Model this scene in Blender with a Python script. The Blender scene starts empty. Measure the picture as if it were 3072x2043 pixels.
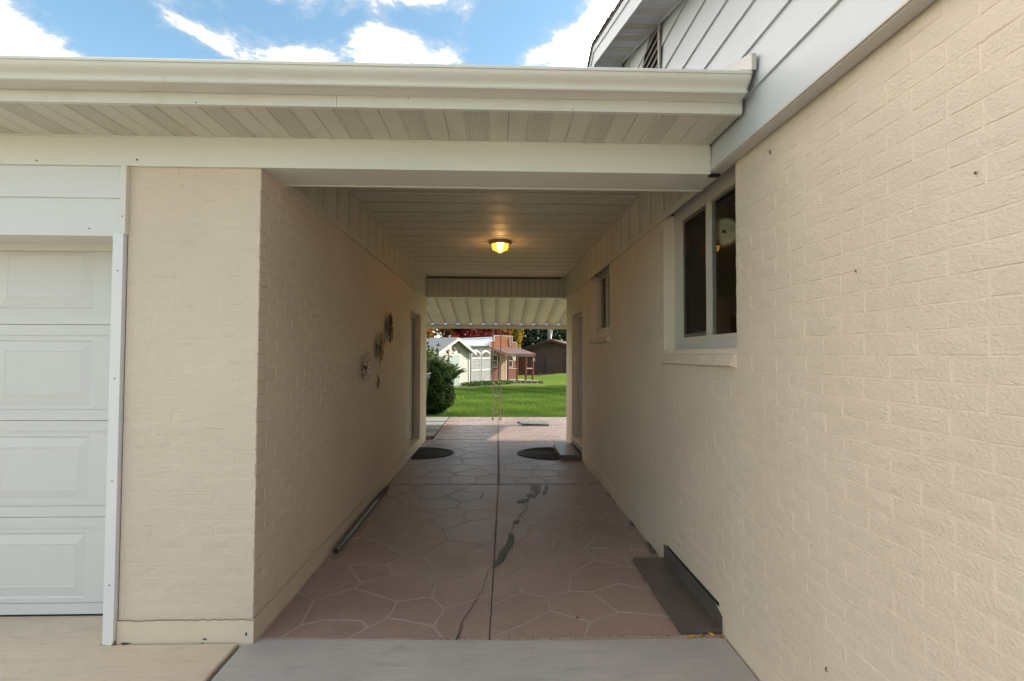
import bpy, math, random
from mathutils import Matrix, Vector
import numpy as np
RD = math.radians
random.seed(7); rng = np.random.default_rng(7)
scn = bpy.context.scene
# ---------------------------------------------------------------- camera
fx = 1540.0
yaw = math.atan(46/1540); pitch = math.atan(44.5/1540); rol = 0.0038
fw = Vector((math.sin(yaw)*math.cos(pitch), math.cos(yaw)*math.cos(pitch), math.sin(pitch)))
rt = fw.cross(Vector((0, 0, 1))).normalized(); up = rt.cross(fw)
r2 = rt*math.cos(rol)+up*math.sin(rol); u2 = -rt*math.sin(rol)+up*math.cos(rol)
cd = bpy.data.cameras.new('camera'); cam = bpy.data.objects.new('camera', cd)
scn.collection.objects.link(cam)
m = Matrix.Identity(4)
for i in range(3):
    m[i][0] = r2[i]; m[i][1] = u2[i]; m[i][2] = -fw[i]
m[0][3], m[1][3], m[2][3] = 0, 0, 1.42
cam.matrix_world = m
cd.sensor_width = 36; cd.lens = 36*fx/3072; cd.clip_end = 2000; cd.clip_start = 0.02
scn.camera = cam
# ---------------------------------------------------------------- sky, sun, exposure
SUN_EL, SUN_AZ = 31.0, 72.0       # azimuth clockwise from +Y
w = bpy.data.worlds.new('World'); scn.world = w; w.use_nodes = True
nt = w.node_tree; N = nt.nodes; L = nt.links
bg = N['Background']
sky = N.new('ShaderNodeTexSky'); sky.sky_type = 'NISHITA'; sky.sun_disc = False
sky.sun_elevation = RD(SUN_EL); sky.sun_rotation = RD(SUN_AZ)
sky.air_density = 1.0; sky.dust_density = 0.6; sky.ozone_density = 1.6
def M(op, a=None, b=None, c=None, tree=None):
    n = (tree or nt).nodes.new('ShaderNodeMath'); n.operation = op
    for i, v in enumerate((a, b, c)):
        if v is None: continue
        if isinstance(v, (int, float)): n.inputs[i].default_value = v
        else: (tree or nt).links.new(v, n.inputs[i])
    return n.outputs[0]
tc = N.new('ShaderNodeTexCoord'); sp = N.new('ShaderNodeSeparateXYZ'); L.new(tc.outputs['Generated'], sp.inputs[0])
zz = M('ADD', M('MAXIMUM', sp.outputs[2], 0.0), 0.12)
px = M('DIVIDE', sp.outputs[0], zz); py = M('DIVIDE', sp.outputs[1], zz)
cb = N.new('ShaderNodeCombineXYZ'); L.new(px, cb.inputs[0]); L.new(py, cb.inputs[1])
def noise(tree, vec, scale, detail, rough=0.55, dist=0.0):
    n = tree.nodes.new('ShaderNodeTexNoise'); n.inputs['Scale'].default_value = scale
    n.inputs['Detail'].default_value = detail; n.inputs['Roughness'].default_value = rough
    n.inputs['Distortion'].default_value = dist
    if vec is not None: tree.links.new(vec, n.inputs['Vector'])
    return n.outputs['Fac']
mpv = N.new('ShaderNodeMapping'); mpv.inputs['Location'].default_value = (5.5, 5.1, 0.0)  # cloud pattern offset chosen for how brightly it lights the front wall
L.new(cb.outputs[0], mpv.inputs['Vector'])
big = noise(nt, mpv.outputs[0], 1.1, 2, .5)
fine = noise(nt, mpv.outputs[0], 4.2, 12, .66, .25)
dens = M('ADD', M('MULTIPLY', big, .42), M('MULTIPLY', fine, .80))
# individual clouds of the day, as soft lumps of extra density in the cloud layer
def lump(cx, cy, sx, sy, amt):
    a = M('POWER', M('DIVIDE', M('SUBTRACT', px, cx), sx), 2.0)
    b = M('POWER', M('DIVIDE', M('SUBTRACT', py, cy), sy), 2.0)
    return M('MULTIPLY', M('POWER', 2.718, M('MULTIPLY', M('ADD', a, b), -1.0)), amt)
def pxdir(x, y):
    d = fw+r2*((x-1536)/fx)-u2*((y-1021.5)/fx); d.normalize(); z = max(d.z, 0)+.12
    return d.x/z, d.y/z
for (x, y, sx, sy, a) in [(-50, 110, .17, .22, .36), (500, 40, .05, .05, .10), (570, 80, .05, .04, .09), (640, 125, .05, .05, .10), (1180, 130, .08, .06, .11), (940, 170, .10, .04, .07), (1330, 5, .18, .04, .07),
                          (1600, 175, .05, .04, .12), (1660, 110, .06, .08, .11), (1800, 60, .08, .22, .24), (1750, 175, .05, .05, .2), (830, 80, .16, .10, -.12), (300, 90, .16, .22, -.24), (1460, 100, .10, .16, -.15), (1250, 60, .08, .05, -.10), (740, 20, .1, .1, -.12), (1560, 60, .06, .10, -.06)]:
    cx, cy = pxdir(x, y)
    dens = M('ADD', dens, lump(cx, cy, sx, sy, a))
# bright cloud bank added out of view at left to light walls and siding
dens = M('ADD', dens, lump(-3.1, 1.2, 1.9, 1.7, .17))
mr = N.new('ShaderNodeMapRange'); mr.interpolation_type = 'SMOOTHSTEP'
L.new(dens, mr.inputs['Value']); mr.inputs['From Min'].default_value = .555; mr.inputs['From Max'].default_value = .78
mask = M('POWER', mr.outputs[0], 1.0)
core = N.new('ShaderNodeMapRange'); core.interpolation_type = 'SMOOTHSTEP'; L.new(dens, core.inputs['Value'])
core.inputs['From Min'].default_value = .625; core.inputs['From Max'].default_value = .86
cs = N.new('ShaderNodeMixRGB'); cs.blend_type = 'MULTIPLY'; cs.inputs[0].default_value = 1
L.new(sky.outputs[0], cs.inputs[1]); cs.inputs[2].default_value = (.715, .80, .70, 1)
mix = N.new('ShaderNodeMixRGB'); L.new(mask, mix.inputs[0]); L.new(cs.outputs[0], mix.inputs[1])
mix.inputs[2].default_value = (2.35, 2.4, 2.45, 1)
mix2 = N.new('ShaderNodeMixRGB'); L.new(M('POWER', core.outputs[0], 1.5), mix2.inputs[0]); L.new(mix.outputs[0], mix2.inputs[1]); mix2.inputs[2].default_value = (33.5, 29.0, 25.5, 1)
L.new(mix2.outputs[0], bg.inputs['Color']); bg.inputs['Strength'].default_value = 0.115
sl = bpy.data.lights.new('sun', 'SUN'); so = bpy.data.objects.new('sun', sl); scn.collection.objects.link(so)
sd = Vector((math.sin(RD(SUN_AZ))*math.cos(RD(SUN_EL)), math.cos(RD(SUN_AZ))*math.cos(RD(SUN_EL)), math.sin(RD(SUN_EL))))
so.rotation_euler = sd.to_track_quat('Z', 'Y').to_euler(); so.location = (8, 4, 9)
sl.energy = 2.3; sl.angle = RD(0.53); sl.color = (1, .93, .82)
scn.view_settings.view_transform = 'Standard'; scn.view_settings.look = 'None'
scn.view_settings.exposure = 1.8; scn.view_settings.gamma = 1
# ---------------------------------------------------------------- helpers
COL = scn.collection
class G:
    """collects vertices and faces (world coordinates)"""
    def __init__(s): s.v = []; s.f = []; s.m = []
    def face(s, pts, mi=0):
        n = len(s.v); s.v += [tuple(p) for p in pts]; s.f.append(tuple(range(n, n+len(pts)))); s.m.append(mi); return s
    def box(s, x0, x1, y0, y1, z0, z1, mi=0):
        n = len(s.v)
        s.v += [(x, y, z) for z in (z0, z1) for y in (y0, y1) for x in (x0, x1)]
        for q in ((0, 2, 3, 1), (4, 5, 7, 6), (0, 1, 5, 4), (2, 6, 7, 3), (0, 4, 6, 2), (1, 3, 7, 5)):
            s.f.append(tuple(n+i for i in q)); s.m.append(mi)
        return s
    def prism(s, poly, vec, mi=0, caps=True):
        """poly: 3D points, extruded along vec"""
        n = len(s.v); k = len(poly)
        s.v += [tuple(p) for p in poly]+[(p[0]+vec[0], p[1]+vec[1], p[2]+vec[2]) for p in poly]
        for i in range(k):
            j = (i+1) % k; s.f.append((n+i, n+j, n+k+j, n+k+i)); s.m.append(mi)
        if caps:
            s.f.append(tuple(n+i for i in reversed(range(k)))); s.f.append(tuple(n+k+i for i in range(k))); s.m += [mi, mi]
        return s
    def tube(s, pts, r, seg=8, mi=0, close=False, taper=None):
        n0 = len(s.v); pts = [Vector(p) for p in pts]; K = len(pts)
        for i, p in enumerate(pts):
            a = pts[max(i-1, 0)]; b = pts[min(i+1, K-1)]; t = (b-a)
            if t.length < 1e-9: t = Vector((0, 0, 1))
            t.normalize(); h = Vector((0, 0, 1)) if abs(t.z) < .9 else Vector((1, 0, 0))
            e = t.cross(h).normalized(); g = t.cross(e)
            rr = r if taper is None else r*(1+(taper-1)*i/(K-1))
            for j in range(seg):
                an = 2*math.pi*j/seg; s.v.append(tuple(p+e*(rr*math.cos(an))+g*(rr*math.sin(an))))
        for i in range(K-1):
            for j in range(seg):
                a = n0+i*seg+j; b = n0+i*seg+(j+1) % seg; s.f.append((a, b, b+seg, a+seg)); s.m.append(mi)
        s.f.append(tuple(n0+j for j in range(seg))); s.f.append(tuple(n0+(K-1)*seg+j for j in reversed(range(seg)))); s.m += [mi, mi]
        return s
def wloc(p):
    x = Vector((0, 0, 0))
    while p is not None: x = x+p.location; p = p.parent
    return x
def obj(name, g, mat, parent=None, smooth=False, kind=None, at=None, label=None):
    me = bpy.data.meshes.new(name)
    o_ = Vector(at) if at is not None else (wloc(parent) if parent else Vector((0, 0, 0)))
    V = g.v if o_.length == 0 else [(v[0]-o_.x, v[1]-o_.y, v[2]-o_.z) for v in g.v]
    me.from_pydata(V, [], g.f)
    mats = mat if isinstance(mat, (list, tuple)) else [mat]
    for q in mats: me.materials.append(q)
    if len(mats) > 1: me.polygons.foreach_set('material_index', g.m)
    if smooth: me.polygons.foreach_set('use_smooth', [True]*len(me.polygons))
    me.update()
    o = bpy.data.objects.new(name, me); COL.objects.link(o)
    if parent: o.parent = parent; o.location = o_-wloc(parent)
    else: o.location = o_
    if kind: o['kind'] = kind
    if label: o['label'] = label
    return o
def inst(src, name, parent, loc, rot=None, scale=None):
    o = bpy.data.objects.new(name, src.data if hasattr(src, 'data') else src); COL.objects.link(o)
    o.parent = parent; o.location = Vector(loc)-wloc(parent)
    if rot: o.rotation_euler = rot
    if scale: o.scale = scale
    return o
def thing(name, label, cat, loc=(0, 0, 0), group=None):
    o = bpy.data.objects.new(name, None); COL.objects.link(o); o.location = loc; o.empty_display_size = .1
    o['label'] = label; o['category'] = cat
    if group: o['group'] = group
    return o
def tag(o, label, cat, group=None):
    o['label'] = label; o['category'] = cat
    if group: o['group'] = group
    return o
# ---------------------------------------------------------------- materials
def mat(name, col, rough=.6, var=0.0, vscale=3.0, col2=None, bump=(), spec=.5, metal=0.0, grain=None, mott=None, dirt=None, emit=None, sheen=0):
    """col: base colour; var/col2: broad mottling; bump: list of (scale xyz or s, strength, distance, detail)"""
    m = bpy.data.materials.new(name); m.use_nodes = True; t = m.node_tree; b = t.nodes['Principled BSDF']
    b.inputs['Roughness'].default_value = rough; b.inputs['Metallic'].default_value = metal
    b.inputs['Specular IOR Level'].default_value = spec
    geo = t.nodes.new('ShaderNodeNewGeometry'); pos = geo.outputs['Position']
    b.inputs['Base Color'].default_value = (*col, 1)
    c = None
    def mp(s):
        n = t.nodes.new('ShaderNodeMapping'); n.inputs['Scale'].default_value = s if isinstance(s, (tuple, list)) else (s, s, s)
        t.links.new(pos, n.inputs['Vector']); return n.outputs[0]
    def mixc(fac, a, bb, mode='MIX'):
        n = t.nodes.new('ShaderNodeMixRGB'); n.blend_type = mode
        if isinstance(fac, (int, float)): n.inputs[0].default_value = fac
        else: t.links.new(fac, n.inputs[0])
        for i, q in ((1, a), (2, bb)):
            if isinstance(q, tuple): n.inputs[i].default_value = (*q[:3], 1)
            else: t.links.new(q, n.inputs[i])
        return n.outputs[0]
    def rng_(v, lo, hi, a=0.0, bb=1.0):
        n = t.nodes.new('ShaderNodeMapRange'); t.links.new(v, n.inputs['Value'])
        n.inputs['From Min'].default_value = lo; n.inputs['From Max'].default_value = hi
        n.inputs['To Min'].default_value = a; n.inputs['To Max'].default_value = bb; return n.outputs[0]
    if var or col2:
        f = rng_(noise(t, mp(vscale), 1.0, 5, .6), .3, .7)
        c2 = col2 if col2 else tuple(max(0, q*(1-var)) for q in col)
        c = mixc(f, col, c2)
    if mott:      # fine speckle: (scale, colour, amount)
        for (s, cc, lo, hi, am) in mott:
            f = rng_(noise(t, mp(s), 1.0, 3, .6), lo, hi, 0, am)
            c = mixc(f, c if c is not None else tuple(col), cc)
    if c is not None: t.links.new(c, b.inputs['Base Color'])
    prev = None
    for (s, st, dist, det) in bump:
        h = noise(t, mp(s), 1.0, det, .62, .0 if name.startswith('painted_brick') else .3)
        n = t.nodes.new('ShaderNodeBump'); n.inputs['Strength'].default_value = st; n.inputs['Distance'].default_value = dist
        t.links.new(h, n.inputs['Height'])
        if prev is not None: t.links.new(prev, n.inputs['Normal'])
        prev = n.outputs[0]
    if prev is not None: t.links.new(prev, b.inputs['Normal'])
    if emit: b.inputs['Emission Color'].default_value = (*emit[0], 1); b.inputs['Emission Strength'].default_value = emit[1]
    return m
MT = {}
CREAM = (.73, .605, .487)
MT['brick'] = mat('painted_brick', CREAM, .62, .0, 1.2, col2=(.67, .55, .437), bump=[((85, 85, 125), .75, .009, 5), ((6, 6, 14), .4, .012, 2)],
                  mott=[((9, 9, 30), (.50, .40, .28), .64, .8, .5), (2.0, (.74, .63, .505), .5, .75, .6), ((3.2, 3.2, 120), (.44, .34, .23), .68, .74, .6)], spec=.35)
MT['mortar'] = mat('painted_mortar', CREAM, .6, 0, 1.2, col2=(.67, .55, .437), bump=[((55, 55, 90), .45, .006, 3)], mott=[((6, 6, 40), (.50, .40, .28), .68, .8, .6)], spec=.35)
MT['found'] = mat('painted_foundation', (.72, .60, .475), .55, 0, 1.5, col2=(.65, .535, .41), bump=[((14, 14, 24), .3, .006, 4)], mott=[((16, 16, 18), (.30, .28, .26), .74, .76, .8)], spec=.35)
WH = (.72, .70, .63)
MT['trim'] = mat('painted_trim', WH, .42, .05, 1.5, bump=[((8, 8, 8), .06, .004, 3)], mott=[((2, 3, 8), (.60, .58, .50), .6, .8, .35)])
MT['trim2'] = mat('white_metal_trim', (.76, .75, .74), .38, .05, 2.5, bump=[((6, 6, 3), .1, .004, 3)], mott=[(5, (.5, .47, .4), .68, .85, .3)])
MT['gutter'] = mat('gutter_enamel', (.68, .66, .59), .3, .04, 1.0, bump=[((3, 6, 6), .05, .004, 2)], mott=[((3, 8, 2), (.50, .46, .36), .55, .8, .45), ((14, 30, 4), (.42, .38, .28), .68, .8, .4)])
MT['siding'] = mat('white_siding', (.55, .57, .59), .45, .04, 1.2, bump=[((160, 6, 160), .25, .0015, 3)], mott=[((2, 1.5, 9), (.58, .54, .45), .6, .85, .35)])
MT['headsid'] = mat('white_header_siding', (.72, .705, .69), .45, .04, 1.2, bump=[((5, 160, 160), .22, .0012, 3)])
MT['soffit'] = mat('soffit_panel_paint', (.62, .585, .50), .5, .06, 1.3, mott=[((3, 3, 3), (.44, .39, .30), .55, .8, .45)], bump=[(9, .08, .003, 2)])
MT['soffdark'] = mat('soffit_groove_shadow_gap', (.20, .17, .12), .7)
MT['door'] = mat('garage_door_paint', (.67, .645, .62), .42, .04, 1.0, bump=[((4, 150, 150), .35, .0015, 3)], mott=[((2, 2, 2), (.62, .63, .61), .5, .8, .3), ((7, 7, 7), (.3, .3, .3), .80, .83, .35)])
MT['dark'] = mat('dark_gap', (.02, .018, .015), .9)
MT['conc'] = mat('driveway_concrete', (.67, .565, .44), .8, 0, 1.6, col2=(.57, .475, .365), bump=[((20, 90, 20), .35, .004, 3), (220, .3, .001, 2)],
                 mott=[((1.2, 6, 1), (.60, .50, .39), .5, .75, .5), ((5, 14, 5), (.36, .31, .25), .56, .8, .6), ((1.1, 2.2, 1), (.47, .42, .34), .5, .7, .6), ((1.6, 20, 1), (.55, .32, .14), .70, .80, .5), ((40, 40, 1), (.36, .31, .24), .64, .76, .6), ((3, 70, 1), (.48, .41, .32), .50, .72, .5), ((47, 47, 1), (.76, .66, .53), .62, .75, .5)], spec=.25)
MT['conc2'] = mat('grey_concrete', (.49, .465, .42), .8, 0, 1.4, col2=(.39, .38, .355), bump=[((20, 90, 20), .35, .004, 3), (220, .3, .001, 2)],
                  mott=[((1, 5, 1), (.50, .45, .39), .5, .75, .5), ((5, 12, 5), (.24, .23, .21), .56, .8, .6), ((1.1, 2.2, 1), (.36, .34, .31), .48, .7, .7), ((14, 14, 1), (.07, .06, .05), .76, .79, .7), ((3, 70, 1), (.33, .32, .30), .50, .72, .5), ((45, 45, 1), (.60, .57, .52), .60, .75, .5), ((50, 50, 2), (.25, .24, .22), .62, .75, .5)], spec=.25)
MT['stone'] = mat('pink_coated_concrete', (.405, .285, .235), .26, 0, 1.3, col2=(.33, .228, .187), bump=[((70, 70, 70), .6, .004, 3), (170, .9, .003, 2)],
                  mott=[((42, 60, 1), (.50, .37, .31), .58, .70, .45), ((48, 48, 3), (.26, .18, .145), .60, .72, .45), ((95, 95, 1), (.50, .37, .31), .56, .72, .5), ((3, 9, 1), (.20, .15, .12), .56, .85, .6), ((28, 28, 1), (.46, .36, .31), .60, .8, .35), ((.9, 1.3, 1), (.25, .18, .145), .45, .75, .5)], spec=.5)
MT['grout'] = mat('grout_line', (.445, .35, .295), .6, 0, 6, col2=(.36, .285, .24), bump=[(120, .3, .002, 2)], spec=.4)
MT['patch'] = mat('grey_crack_filler', (.075, .072, .066), .5, 0, 20, col2=(.115, .108, .098), bump=[(90, .3, .002, 3)])
MT['crack'] = mat('crack_dark', (.03, .022, .018), .9)
MT['galv'] = mat('weathered_metal', (.16, .132, .115), .36, 0, 8, col2=(.11, .092, .08), bump=[(60, .08, .001, 2)], metal=.3, mott=[((60, 60, 60), (.05, .045, .04), .68, .75, .7)])
MT['pipe'] = mat('grey_pipe', (.13, .125, .12), .45, 0, 20, col2=(.08, .078, .075), metal=.3, mott=[(70, (.3, .28, .26), .7, .8, .6)])
MT['shingle'] = mat('asphalt_shingle', (.10, .085, .072), .95, 0, 9, col2=(.14, .12, .1), bump=[(200, .5, .002, 2)])
MT['shinglegrey'] = mat('grey_shingle', (.17, .175, .185), .95, 0, 9, col2=(.24, .245, .25), bump=[(120, .4, .003, 2)])
MT['shinglebrown'] = mat('brown_shingle', (.10, .055, .045), .95, 0, 9, col2=(.15, .085, .07), bump=[(120, .4, .003, 2)])
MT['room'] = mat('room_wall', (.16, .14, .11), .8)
MT['frame'] = mat('window_frame', (.56, .50, .42), .4, .05, 4)
MT['casing'] = mat('window_casing', (.56, .53, .49), .45, .06, 4, bump=[((30, 30, 8), .1, .003, 2)])
MT['awn'] = mat('awning_metal', (.64, .62, .59), .42, 0, 2, col2=(.54, .52, .49), mott=[((20, 6, 6), (.8, .82, .75), .76, .8, .7)])
MT['awnrib'] = mat('awning_rib', (.40, .38, .31), .5)
MT['awnbeam'] = mat('awning_beam_paint', (.55, .53, .46), .5, .1, 3, mott=[(9, (.22, .13, .07), .7, .8, .6)])
MT['iron'] = mat('painted_iron', (.45, .42, .37), .45, .1, 8, mott=[(30, (.2, .15, .1), .68, .8, .5)])
MT['cedar'] = mat('orange_stained_boards', (.34, .10, .028), .6, 0, 4, col2=(.30, .075, .018), bump=[((4, 4, 60), .2, .004, 3)])
MT['cedar2'] = mat('faded_red_brown_boards', (.24, .085, .05), .65, 0, 4, col2=(.18, .06, .035))
MT['log'] = mat('red_stained_log', (.20, .042, .012), .5, 0, 10, col2=(.13, .028, .01))
MT['cream'] = mat('cream_siding', (.40, .375, .305), .55, .06, 2)
MT['creamw'] = mat('white_paint', (.58, .56, .51), .5, .05, 3)
MT['tan'] = mat('taupe_siding', (.25, .205, .175), .6, .06, 2)
MT['roofmetal'] = mat('white_metal_roof', (.58, .61, .64), .35, .05, 2)
MT['vinyl'] = mat('white_vinyl', (.42, .41, .40), .4, .05, 3)
MT['palegreen'] = mat('pale_mint_door', (.34, .385, .37), .5, .06, 2)
MT['brownbrick'] = mat('brown_brick_far', (.105, .058, .045), .8, 0, 8, col2=(.075, .042, .034), bump=[((20, 20, 60), .4, .006, 2)])
MT['browntrim'] = mat('brown_trim', (.05, .028, .02), .7)
MT['browndoor'] = mat('brown_door', (.13, .045, .015), .6)
MT['plywood'] = mat('tan_board', (.46, .31, .16), .7, .2, 5)
MT['paver'] = mat('grey_paver', (.21, .205, .19), .85, 0, 3, col2=(.27, .255, .23), bump=[(60, .3, .003, 2)])
MT['slab'] = mat('bluish_slab', (.16, .19, .18), .7, .2, 5, bump=[(40, .3, .004, 3)])
MT['soil'] = mat('soil', (.06, .045, .03), .95, .3, 5)
MT['rubber'] = mat('black_rubber', (.022, .02, .016), .75, 0, 20, col2=(.04, .034, .022), bump=[(130, .8, .006, 2)])
MT['rubber2'] = mat('brown_black_mat', (.026, .017, .010), .8, 0, 20, col2=(.045, .03, .018), bump=[(150, .8, .006, 2)])
MT['step'] = mat('brown_step_paint', (.16, .10, .078), .35, 0, 6, col2=(.12, .075, .058), bump=[(90, .4, .002, 3)])
MT['binplastic'] = mat('green_bin_plastic', (.035, .075, .05), .45, .1, 5)
MT['black'] = mat('black_plastic', (.012, .012, .012), .4)
MT['lampmetal'] = mat('lamp_metal', (.33, .29, .23), .45, .1, 20)
MT['lampbar'] = mat('lamp_cage_bar', (.10, .05, .02), .5)
MT['clock'] = mat('cream_clock_plastic', (.85, .78, .52), .5, .05, 9)
MT['clockrim'] = mat('clock_rim', (.30, .29, .18), .4)
MT['petalw'] = mat('white_petal_metal', (.80, .76, .68), .45, .15, 20)
MT['petaly'] = mat('yellow_petal_metal', (.42, .28, .05), .45, .2, 20)
MT['petalr'] = mat('dark_red_petal_metal', (.09, .012, .010), .45, .2, 20)
MT['rust'] = mat('rusty_centre', (.05, .03, .018), .6)
MT['leafy'] = mat('yellow_leaf', (.50, .30, .03), .6, .3, 40)
MT['leafo'] = mat('orange_leaf', (.35, .12, .02), .6, .3, 40)
MT['leafr'] = mat('red_leaf', (.25, .04, .02), .6)
MT['bark'] = mat('bark', (.07, .055, .04), .9, .3, 6, bump=[((12, 12, 3), .6, .02, 3)])
MT['screw'] = mat('screw_head', (.10, .085, .075), .5, metal=.5)
MT['screwrust'] = mat('rusty_screw_head', (.20, .07, .03), .7)
MT['woodscrap'] = mat('reddish_wood', (.16, .06, .035), .7)
MT['curtain'] = mat('pale_green_curtain', (.12, .16, .11), .8)
MT['kerb'] = mat('edging_block', (.19, .14, .125), .85, .3, 6)
MT['gravel'] = mat('white_gravel_patch', (.42, .39, .35), .9, .4, 14, bump=[(20, .6, .02, 2)])
MT['hose'] = mat('dark_green_hose', (.02, .07, .05), .5)
MT['trough'] = mat('trough_metal', (.42, .44, .45), .5)
MT['greydoor'] = mat('grey_side_door_paint', (.30, .285, .25), .5)
MT['sign'] = mat('round_sign_paint', (.55, .50, .35), .5)
MT['kettle'] = mat('lantern_metal', (.2, .2, .2), .4)
# perforated soffit strip: rows of slots (fine relief, too small for geometry)
def vent_mat(name, ax, ay, base, pitchx=.0105, pitchy=.0135):
    m = bpy.data.materials.new(name); m.use_nodes = True; t = m.node_tree; b = t.nodes['Principled BSDF']
    g = t.nodes.new('ShaderNodeNewGeometry'); s = t.nodes.new('ShaderNodeSeparateXYZ'); t.links.new(g.outputs['Position'], s.inputs[0])
    u = M('MULTIPLY', s.outputs[ax], 1/pitchx, tree=t); v = M('MULTIPLY', s.outputs[ay], 1/pitchy, tree=t)
    row = M('FLOOR', u, tree=t); v = M('ADD', v, M('MULTIPLY', row, .5, tree=t), tree=t)
    fu = M('ABSOLUTE', M('SUBTRACT', M('FRACT', u, tree=t), .5, tree=t), tree=t); fv = M('ABSOLUTE', M('SUBTRACT', M('FRACT', v, tree=t), .5, tree=t), tree=t)
    h = M('MULTIPLY', M('LESS_THAN', fu, .24, tree=t), M('LESS_THAN', fv, .36, tree=t), tree=t)
    mx = t.nodes.new('ShaderNodeMixRGB'); t.links.new(h, mx.inputs[0]); mx.inputs[1].default_value = (*base, 1); mx.inputs[2].default_value = (.33, .30, .235, 1)
    t.links.new(mx.outputs[0], b.inputs['Base Color']); b.inputs['Roughness'].default_value = .55
    return m
SB = (.62, .585, .50)
MT['ventE'] = vent_mat('perforated_eave_strip', 0, 1, SB)
MT['ventC'] = vent_mat('perforated_ceiling_strip', 1, 0, SB)
MT['ventS'] = vent_mat('perforated_side_strip', 1, 2, SB)
# glass
def glass(name, tint=(.98, .99, .97), refl=.12):
    m = bpy.data.materials.new(name); m.use_nodes = True; t = m.node_tree
    t.nodes.remove(t.nodes['Principled BSDF']); out = t.nodes['Material Output']
    tr = t.nodes.new('ShaderNodeBsdfTransparent'); tr.inputs[0].default_value = (*tint, 1)
    gl = t.nodes.new('ShaderNodeBsdfGlossy'); gl.inputs['Roughness'].default_value = .02
    fr = t.nodes.new('ShaderNodeFresnel'); fr.inputs['IOR'].default_value = 1.5
    fac = M('MINIMUM', M('ADD', M('MULTIPLY', fr.outputs[0], 1.0, tree=t), refl*.05, tree=t), 1.0, tree=t)
    mx = t.nodes.new('ShaderNodeMixShader'); t.links.new(fac, mx.inputs[0]); t.links.new(tr.outputs[0], mx.inputs[1]); t.links.new(gl.outputs[0], mx.inputs[2])
    t.links.new(mx.outputs[0], out.inputs[0]); return m
MT['glass'] = glass('window_glass')
def screenmat():
    m = bpy.data.materials.new('insect_screen'); m.use_nodes = True; t = m.node_tree; b = t.nodes['Principled BSDF']
    b.inputs['Base Color'].default_value = (.008, .007, .005, 1); b.inputs['Roughness'].default_value = .7; b.inputs['Alpha'].default_value = .75
    return m
MT['screen'] = screenmat()
def emis(name, col, st):
    m = bpy.data.materials.new(name); m.use_nodes = True; t = m.node_tree; b = t.nodes['Principled BSDF']
    b.inputs['Base Color'].default_value = (*[min(1, c) for c in col], 1); b.inputs['Emission Color'].default_value = (*col, 1); b.inputs['Emission Strength'].default_value = st
    return m
MT['pane_lit'] = emis('amber_lit_pane', (1, .36, .03), 1.0)
MT['pane_hot'] = emis('hot_lit_pane', (1, .62, .18), 2.6)
def leafmat(name, cols, rough=.6, trans=.25):
    m = bpy.data.materials.new(name); m.use_nodes = True; t = m.node_tree; b = t.nodes['Principled BSDF']
    a = t.nodes.new('ShaderNodeAttribute'); a.attribute_name = 'rnd'
    r = t.nodes.new('ShaderNodeValToRGB'); t.links.new(a.outputs['Fac'], r.inputs[0])
    e = r.color_ramp.elements; e[0].position = 0; e[0].color = (*cols[0], 1); e[1].position = 1; e[1].color = (*cols[-1], 1)
    for i, c in enumerate(cols[1:-1]):
        q = e.new((i+1)/(len(cols)-1)); q.color = (*c, 1)
    t.links.new(r.outputs[0], b.inputs['Base Color']); b.inputs['Roughness'].default_value = rough; b.inputs['Specular IOR Level'].default_value = .3
    tl = t.nodes.new('ShaderNodeBsdfTranslucent'); t.links.new(r.outputs[0], tl.inputs[0])
    mx = t.nodes.new('ShaderNodeMixShader'); mx.inputs[0].default_value = trans
    t.links.new(b.outputs[0], mx.inputs[1]); t.links.new(tl.outputs[0], mx.inputs[2]); t.links.new(mx.outputs[0], t.nodes['Material Output'].inputs[0])
    return m
MT['grass'] = leafmat('grass_blades', [(.045, .10, .006), (.085, .17, .010), (.15, .23, .016), (.23, .28, .04)])
MT['hedge'] = leafmat('hedge_leaves', [(.006, .018, .003), (.02, .05, .006), (.05, .10, .010), (.13, .18, .03)])
MT['redleaf'] = leafmat('red_maple_leaves', [(.06, .008, .006), (.16, .015, .010), (.26, .03, .012), (.16, .05, .02)], trans=.4)
MT['yelleaf'] = leafmat('yellow_leaves', [(.20, .13, .02), (.36, .24, .025), (.42, .30, .05), (.16, .17, .03)], trans=.4)
MT['conifer'] = leafmat('conifer_needles', [(.005, .014, .005), (.010, .026, .009), (.018, .04, .012), (.03, .05, .02)], trans=.1)
MT['oliveleaf'] = leafmat('olive_green_leaves', [(.04, .07, .01), (.09, .12, .02), (.20, .19, .03), (.32, .24, .04)], trans=.35)
MT['orangeleaf'] = leafmat('orange_green_leaves', [(.05, .08, .01), (.22, .12, .02), (.35, .12, .02), (.12, .12, .02)], trans=.35)
MT['lawn'] = mat('lawn_ground', (.075, .135, .004), .95, 0, .8, col2=(.14, .19, .02), bump=[(60, .7, .03, 3)],
                 mott=[((1.5, 4, 1), (.045, .095, .01), .5, .75, .5), ((8, 30, 1), (.16, .20, .04), .58, .8, .45)], spec=.1)
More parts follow.
